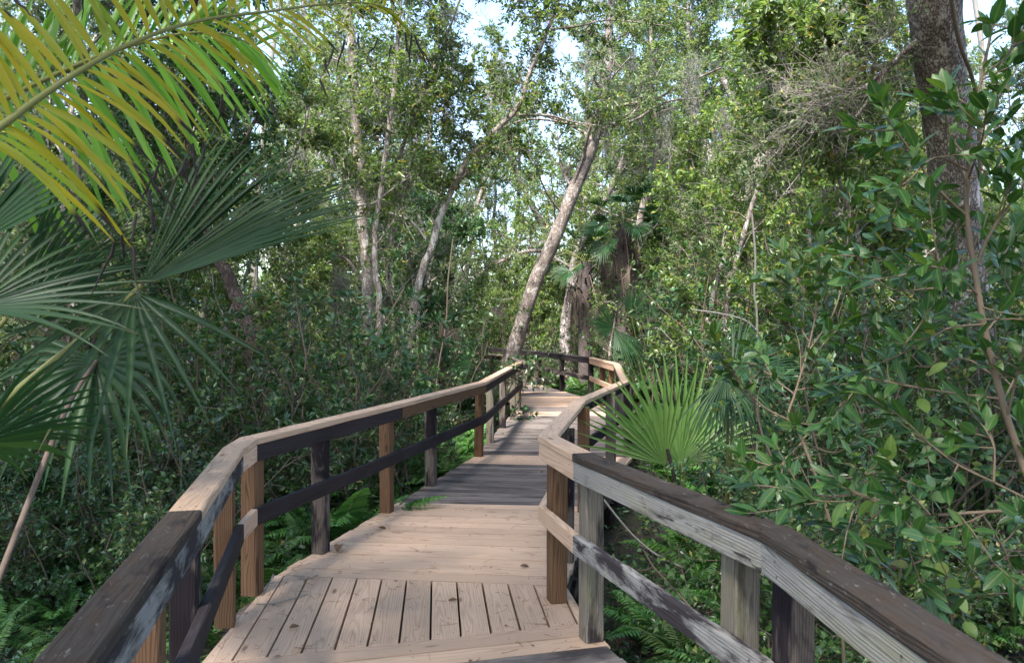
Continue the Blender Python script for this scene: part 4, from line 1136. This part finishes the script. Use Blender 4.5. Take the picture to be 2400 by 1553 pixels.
def sapling(name, label, base, branches, leafL, leafW, step=.032, side=3, mat='leaf_near', r0=.011, cat='shrub', dj=.10):
    """a broadleaf sapling from its branch lines; leaves alternate along each branch and bunch at its tip"""
    st, fo = MB(), MB(); LP, LD, LN, LS = [], [], [], []

    def dress(B, dens, sc=1.):
        seg = np.linalg.norm(np.diff(B, axis=0), axis=1); tot = seg.sum(); n = max(5, int(tot / step * dens))
        for j in range(n):
            t = 1 - (1 - .12) * (j / n) ** 1.25
            p, d = along(B, min(t, .999))
            a = j * 2.4 + nrg.normal(0, .4)
            s1 = unit(np.cross(d, [0, 0, 1.]) + 1e-6); s2 = np.cross(d, s1)
            open_ = .9 if j > 4 else .55
            D = d * (.5 if j > 4 else .9) + (s1 * math.cos(a) + s2 * math.sin(a)) * open_ + np.array([0, 0, .08])
            LP.append(p); LD.append(D); LN.append(unit(np.array([0, -.15, .9]) + d * .35 + nrg.normal(0, .35, 3))); LS.append(sc * nrg.uniform(.62, 1.12))

    for i, (pts, rr) in enumerate(branches):
        B = smooth_line(np.array(pts) + 0, 5)
        tube(st, B, np.linspace(rr, max(.0016, rr * .3), len(B)), 6)
        if i == 0 and len(branches) > 1:
            dress(B[len(B) * 2 // 3:], .5)
        else: dress(B[len(B) // 4:], .8)
        tot = np.linalg.norm(np.diff(B, axis=0), axis=1).sum()
        for k in range(side if i else side * 3):
            t = nrg.uniform(.3, .95); p, d = along(B, t)
            sd = unit(d * .5 + nrg.normal(0, .6, 3) + np.array([0, 0, .15])); l = nrg.uniform(.12, .26) * min(1.4, .5 + tot)
            S, _ = wander(p, sd, l, 5, .12, .05, nrg)
            tube(st, S, np.linspace(.0032, .0014, 6), 4); dress(S, .85, .95)
    o = thing(name, label, cat, (0, 0, 0))
    leaves(fo, np.array(LP), np.array(LD), np.array(LN), leafL * np.array(LS), leafW * np.array(LS), THI)
    st.build('stem', M['stemgreen'], o); fo.build('foliage', M[mat], o)
    return o


def L_(d, *uv, dd=0.):
    n = len(uv); return [px(u, v, d + dd * i / max(1, n - 1)) for i, (u, v) in enumerate(uv)]


sapling('broadleaf_sapling', 'tall broadleaf sapling with large oval glossy leaves leaning in from the right edge', None, [
    ([np.array([1.85, 2.35, GZ]), px(2440, 1250, 2.45)] + L_(2.5, (2400, 1095), (2355, 960), (2310, 780), (2285, 640), (2265, 500), (2268, 400), (2275, 290), (2300, 180), (2325, 60)), .014),
    (L_(2.5, (2265, 506), (2194, 440), (2133, 354), (2082, 283), (2062, 238), dd=-.15), .005), (L_(2.5, (2272, 349), (2320, 310), (2355, 288), (2380, 250), dd=.1), .004), (L_(2.5, (2287, 620), (2330, 530), (2396, 440), (2420, 380), dd=-.1), .006),
    (L_(2.5, (2285, 683), (2200, 675), (2102, 681), (2050, 650), dd=.15), .005), (L_(2.5, (2340, 933), (2230, 920), (2130, 904), (2057, 890), (1990, 880), dd=.1), .005), (L_(2.5, (2265, 480), (2200, 510), (2120, 540), (2060, 520), dd=.2), .004),
    (L_(2.5, (2360, 980), (2390, 850), (2420, 720), dd=-.2), .005), (L_(2.5, (2300, 760), (2220, 770), (2150, 810), (2090, 800), dd=-.15), .004), (L_(2.5, (2268, 420), (2330, 400), (2400, 330), dd=.2), .004),
    (L_(2.5, (2268, 400), (2190, 370), (2120, 430), (2070, 440), dd=-.2), .004), (L_(2.5, (2310, 780), (2370, 700), (2400, 600), dd=.2), .004), (L_(2.5, (2300, 180), (2360, 130), (2400, 60), dd=-.1), .004),
    (L_(2.5, (2270, 450), (2235, 350), (2215, 270), (2205, 230), dd=-.1), .004), (L_(2.5, (2268, 420), (2300, 330), (2310, 260), dd=-.25), .004),
    (L_(2.5, (2265, 520), (2180, 600), (2090, 610), (2010, 590), dd=.3), .004), (L_(2.5, (2290, 690), (2240, 640), (2160, 620), dd=-.3), .004), (L_(2.5, (2330, 880), (2260, 840), (2180, 860), (2110, 850), dd=.3), .004), (L_(2.5, (2290, 650), (2350, 600), (2390, 520), dd=.3), .004), (L_(2.5, (2350, 940), (2380, 880), (2400, 800), dd=.3), .004)], .086, .038, step=.0185, side=3)
sapling('broadleaf_sapling', 'shorter broadleaf sapling with rising leafy shoots behind the silvery railing boards', None, [
    ([gp(1990, 3.5)] + L_(3.3, (1960, 1300), (1882, 1036), (1848, 982), (1863, 924), (1892, 826), (1911, 739), (1916, 680), (1930, 640)), .008),
    (L_(3.3, (1850, 985), (1790, 953), (1740, 900), (1692, 836), (1673, 778), dd=-.1), .005), (L_(3.3, (1892, 826), (1950, 740), (1980, 640), (1985, 573), (1990, 530), dd=.1), .004), (L_(3.3, (1880, 1030), (1960, 960), (2030, 880), (2080, 820), dd=-.2), .005),
    (L_(3.3, (1863, 924), (1810, 880), (1780, 820), dd=.1), .004), (L_(3.3, (1882, 1036), (1830, 1080), (1760, 1100), dd=-.1), .004), (L_(3.3, (1882, 1036), (1960, 1060), (2040, 1020), (2100, 1040), dd=.1), .004), (L_(3.3, (1911, 739), (1860, 690), (1840, 640), dd=.1), .003), (L_(3.3, (1900, 1100), (1980, 1120), (2080, 1100), dd=-.2), .004)], .090, .038, step=.020, side=4)
sapling('broadleaf_shrub', 'sprawling broadleaf shrub with long bare arching twigs low at the right edge', None, [
    ([np.array([2.3, 2.2, GZ]), px(2520, 1260, 2.35)] + L_(2.4, (2440, 1200), (2300, 1200), (2180, 1206), (2080, 1185), (2009, 1157), (1950, 1130)), .008),
    (L_(2.4, (2420, 1175), (2330, 1130), (2247, 1089), (2180, 1040), (2130, 992), (2090, 960), dd=.1), .005), (L_(2.4, (2009, 1157), (1931, 1162), (1860, 1150), (1790, 1138), (1710, 1140), dd=.2), .004), (L_(2.4, (2300, 1200), (2210, 1290), (2110, 1330), (2040, 1330), dd=.2), .005),
    (L_(2.4, (2180, 1206), (2130, 1150), (2100, 1110), dd=-.1), .004), (L_(2.4, (2080, 1185), (2020, 1230), (1960, 1250), dd=.1), .004), (L_(2.4, (2330, 1130), (2330, 1040), (2300, 980), dd=.1), .004), (L_(2.4, (2300, 1200), (2360, 1300), (2390, 1420), dd=.1), .004)], .095, .038, step=.022, side=4)

# thin climbing vines
def vine(label, pts, r, leafy=0, mat='stemgreen'):
    B = smooth_line(np.array(pts), 6); mb, fo = MB(), MB(); tube(mb, B, r, 5)
    o = thing('vine', label, 'vine', (0, 0, 0)); mb.build('stem', M[mat], o)
    if leafy:
        P, D, N = [], [], []
        for j in range(leafy):
            p, d = along(B, (j + .5) / leafy); P.append(p); D.append(nrg.normal(0, .6, 3) + [0, -.2, -.7]); N.append([nrg.normal(0, .4), -1, .6])
        leaves(fo, np.array(P), np.array(D), np.array(N, float), .065, .045, THI); fo.build('foliage', M['leaf_mid'], o)


vine('thin green vine with heart-shaped bright leaves hanging at the lower right', L_(2.7, (2150, 900), (2172, 1050), (2186, 1180), (2200, 1300), (2246, 1400), (2290, 1560)), .0022, 12)
vine('bare brown vine hanging along the thick rough-barked trunk', L_(6.7, (2222, -60), (2232, 30), (2250, 110), (2275, 175), (2290, 260), (2296, 420), dd=.8), .018, 0, 'twigdark')
vine('bare arching grey twig leaning beside the silvery railing boards', L_(4.2, (1415, 1170), (1450, 1215), (1490, 1260), (1540, 1300), (1600, 1330)), .006, 0, 'twig')
vine('pale dead branch arching among the leaves right of the pale straight trunk', L_(12.3, (905, 498), (945, 510), (975, 530), (998, 562)), .022, 0, 'twig')
vine('thin bare grey sapling stem standing in the shrubs left of the broadleaf sapling', [gp(1775, 7.5)] + L_(7.5, (1775, 780), (1768, 690), (1770, 600), (1762, 500)), .011, 0, 'twig')
vine('thin bare stem slanting before the dead fans by the left railing', [gp(1010, 12)] + L_(12, (1025, 880), (1045, 760), (1050, 660), (1062, 560)), .012, 0, 'twigdark')
vine('curved dead twig in the shrubs beside the dark folded palmetto leaf', L_(7.2, (1620, 725), (1690, 735), (1745, 750), (1775, 775)), .007, 0, 'twig')

# things dropped on the boards
def dead_leaf(x, y, label, s=.07, mat='litter', curl=.35):
    mb = MB(); leaves(mb, np.zeros((1, 3)), np.array([[math.cos(x * 90), math.sin(x * 90), .05]]), np.array([[0, 0, 1.]]), s, s * .5, leaf_template(5, curl=-curl * .3, fold=.5))
    o = mb.build('fallen_leaf', M[mat]); o.location = (x, y, .006); tag(o, label, 'leaf', 'leaves dropped on the boards')


q = gp(790, 5.13, 0); dead_leaf(q[0], q[1], 'curled brown leaf on the boards at the foot of the black post', .12)
for u, v, lab in ((1240, 1330, 'small brown leaf on the fresh boards before the railing corner'), (700, 1470, 'dark leaf scrap on the lengthwise boards near the left posts'), (905, 1240, 'small leaf on the boards under the fresh post'), (1265, 1108, 'orange leaf on the weathered boards beyond the fresh section'),
                  (1185, 1035, 'brown leaf on the weathered boards by the left railing'), (1390, 1010, 'reddish leaf on the weathered boards behind the right railing'), (1050, 1410, 'tiny dark scrap in the middle of the lengthwise boards')):
    d = F * CAMZ / (v - HY); p = gp(u, d, 0); dead_leaf(p[0], p[1], lab, nrg.uniform(.04, .065))
for k, (pts, lab) in enumerate((([(600, 1420), (640, 1418), (680, 1408), (720, 1396)], 'grey twig lying across the lengthwise boards by the left posts'), ([(612, 1398), (630, 1372), (640, 1350)], 'thin forked twig at the edge of the landing'), ([(690, 1352), (720, 1360), (745, 1350)], 'short curved twig on the boards near the landing edge'), ([(1190, 1012), (1210, 1005), (1235, 1018)], 'pale curved twig on the weathered boards by the left railing'))):
    mb = MB(); P = [gp(u, F * CAMZ / (v - HY), .010) for u, v in pts]; tube(mb, smooth_line(P, 5), .0035, 5)
    for j in range(3): sticks(mb, np.array([P[1]]), nrg.normal(0, 1, (1, 3)) * [1, 1, .15], .08, .002, rg=nrg)
    tag(mb.build('twig', M['twig']), lab, 'twig')

mb = MB(); P, D, L = [], [], []
while len(P) < 900:
    y = 3.0 + 12 * nrg.uniform() ** 1.4
    xl = np.interp(y, LIN[:, 1], LIN[:, 0]); xr = np.interp(y, RIN[:, 1], RIN[:, 0])
    e = nrg.uniform() ** 2.2; x = xl - .08 + (xr - xl + .16) * (e * .5 if nrg.uniform() < .6 else 1 - e * .5)
    P.append([x, y, .006]); D.append([nrg.normal(), nrg.normal(), .02]); L.append(nrg.uniform(.02, .11))
sticks(mb, P, D, np.array(L), .0013, rg=nrg, bend=.08)
Q = np.array(P)[nrg.integers(0, len(P), 160)] + nrg.normal(0, .05, (160, 3)) * [1, 1, 0] + [0, 0, .002]
leaves(mb, Q, np.c_[nrg.normal(0, 1, (160, 2)), nrg.normal(0, .1, 160)], np.c_[nrg.normal(0, .25, (160, 2)), np.ones(160)], nrg.uniform(.015, .04, 160), nrg.uniform(.008, .018, 160), T4)
tag(mb.build('litter', M['litter']), 'scattered needles and leaf scraps along the edges of the boards', 'litter', kind='stuff')
finish_labels()
# ------------------------------------------------------------------ camera, sky, sun
cam = bpy.data.cameras.new('camera'); co = bpy.data.objects.new('camera', cam); COL.objects.link(co)
cam.sensor_width = 36; cam.lens = F / 2400 * 36
cam.clip_start = .05; cam.clip_end = 500
co.location = (0, 0, CAMZ); co.rotation_euler = (math.radians(90) - math.atan((776.5 - HY) / F), 0, 0)
cam.dof.use_dof = True; cam.dof.focus_distance = 6.5; cam.dof.aperture_fstop = 7
SC.camera = co
w = bpy.data.worlds.new('World'); SC.world = w; w.use_nodes = True
nt = w.node_tree; bg = nt.nodes['Background']
sky = nt.nodes.new('ShaderNodeTexSky'); sky.sky_type = 'NISHITA'; sky.sun_disc = False
EL, AZ = math.radians(56), math.radians(205)
sky.sun_elevation = EL; sky.sun_rotation = AZ; sky.air_density = 1.0; sky.dust_density = 1.5; sky.ozone_density = 1.0
nt.links.new(sky.outputs[0], bg.inputs[0]); bg.inputs[1].default_value = .15
sd = bpy.data.lights.new('sun', 'SUN'); so = bpy.data.objects.new('sun', sd); COL.objects.link(so)
sd.energy = 3.3; sd.angle = math.radians(9); sd.color = (1, .96, .9)
sv = Vector((math.sin(AZ) * math.cos(EL), math.cos(AZ) * math.cos(EL), math.sin(EL)))
so.rotation_euler = sv.to_track_quat('Z', 'Y').to_euler()
so.location = (0, 0, 20)
vs = SC.view_settings
vs.view_transform = 'Standard'; vs.look = 'None'; vs.gamma = 1; vs.use_curve_mapping = False
vs.exposure = 2.2
cy = SC.cycles
cy.max_bounces = 7; cy.diffuse_bounces = 4; cy.glossy_bounces = 2; cy.transmission_bounces = 4; cy.transparent_max_bounces = 4
cy.caustics_reflective = False; cy.caustics_refractive = False
cy.use_denoising = True
try: cy.denoiser = 'OPENIMAGEDENOISE'
except Exception: pass
cy.sample_clamp_indirect = 4
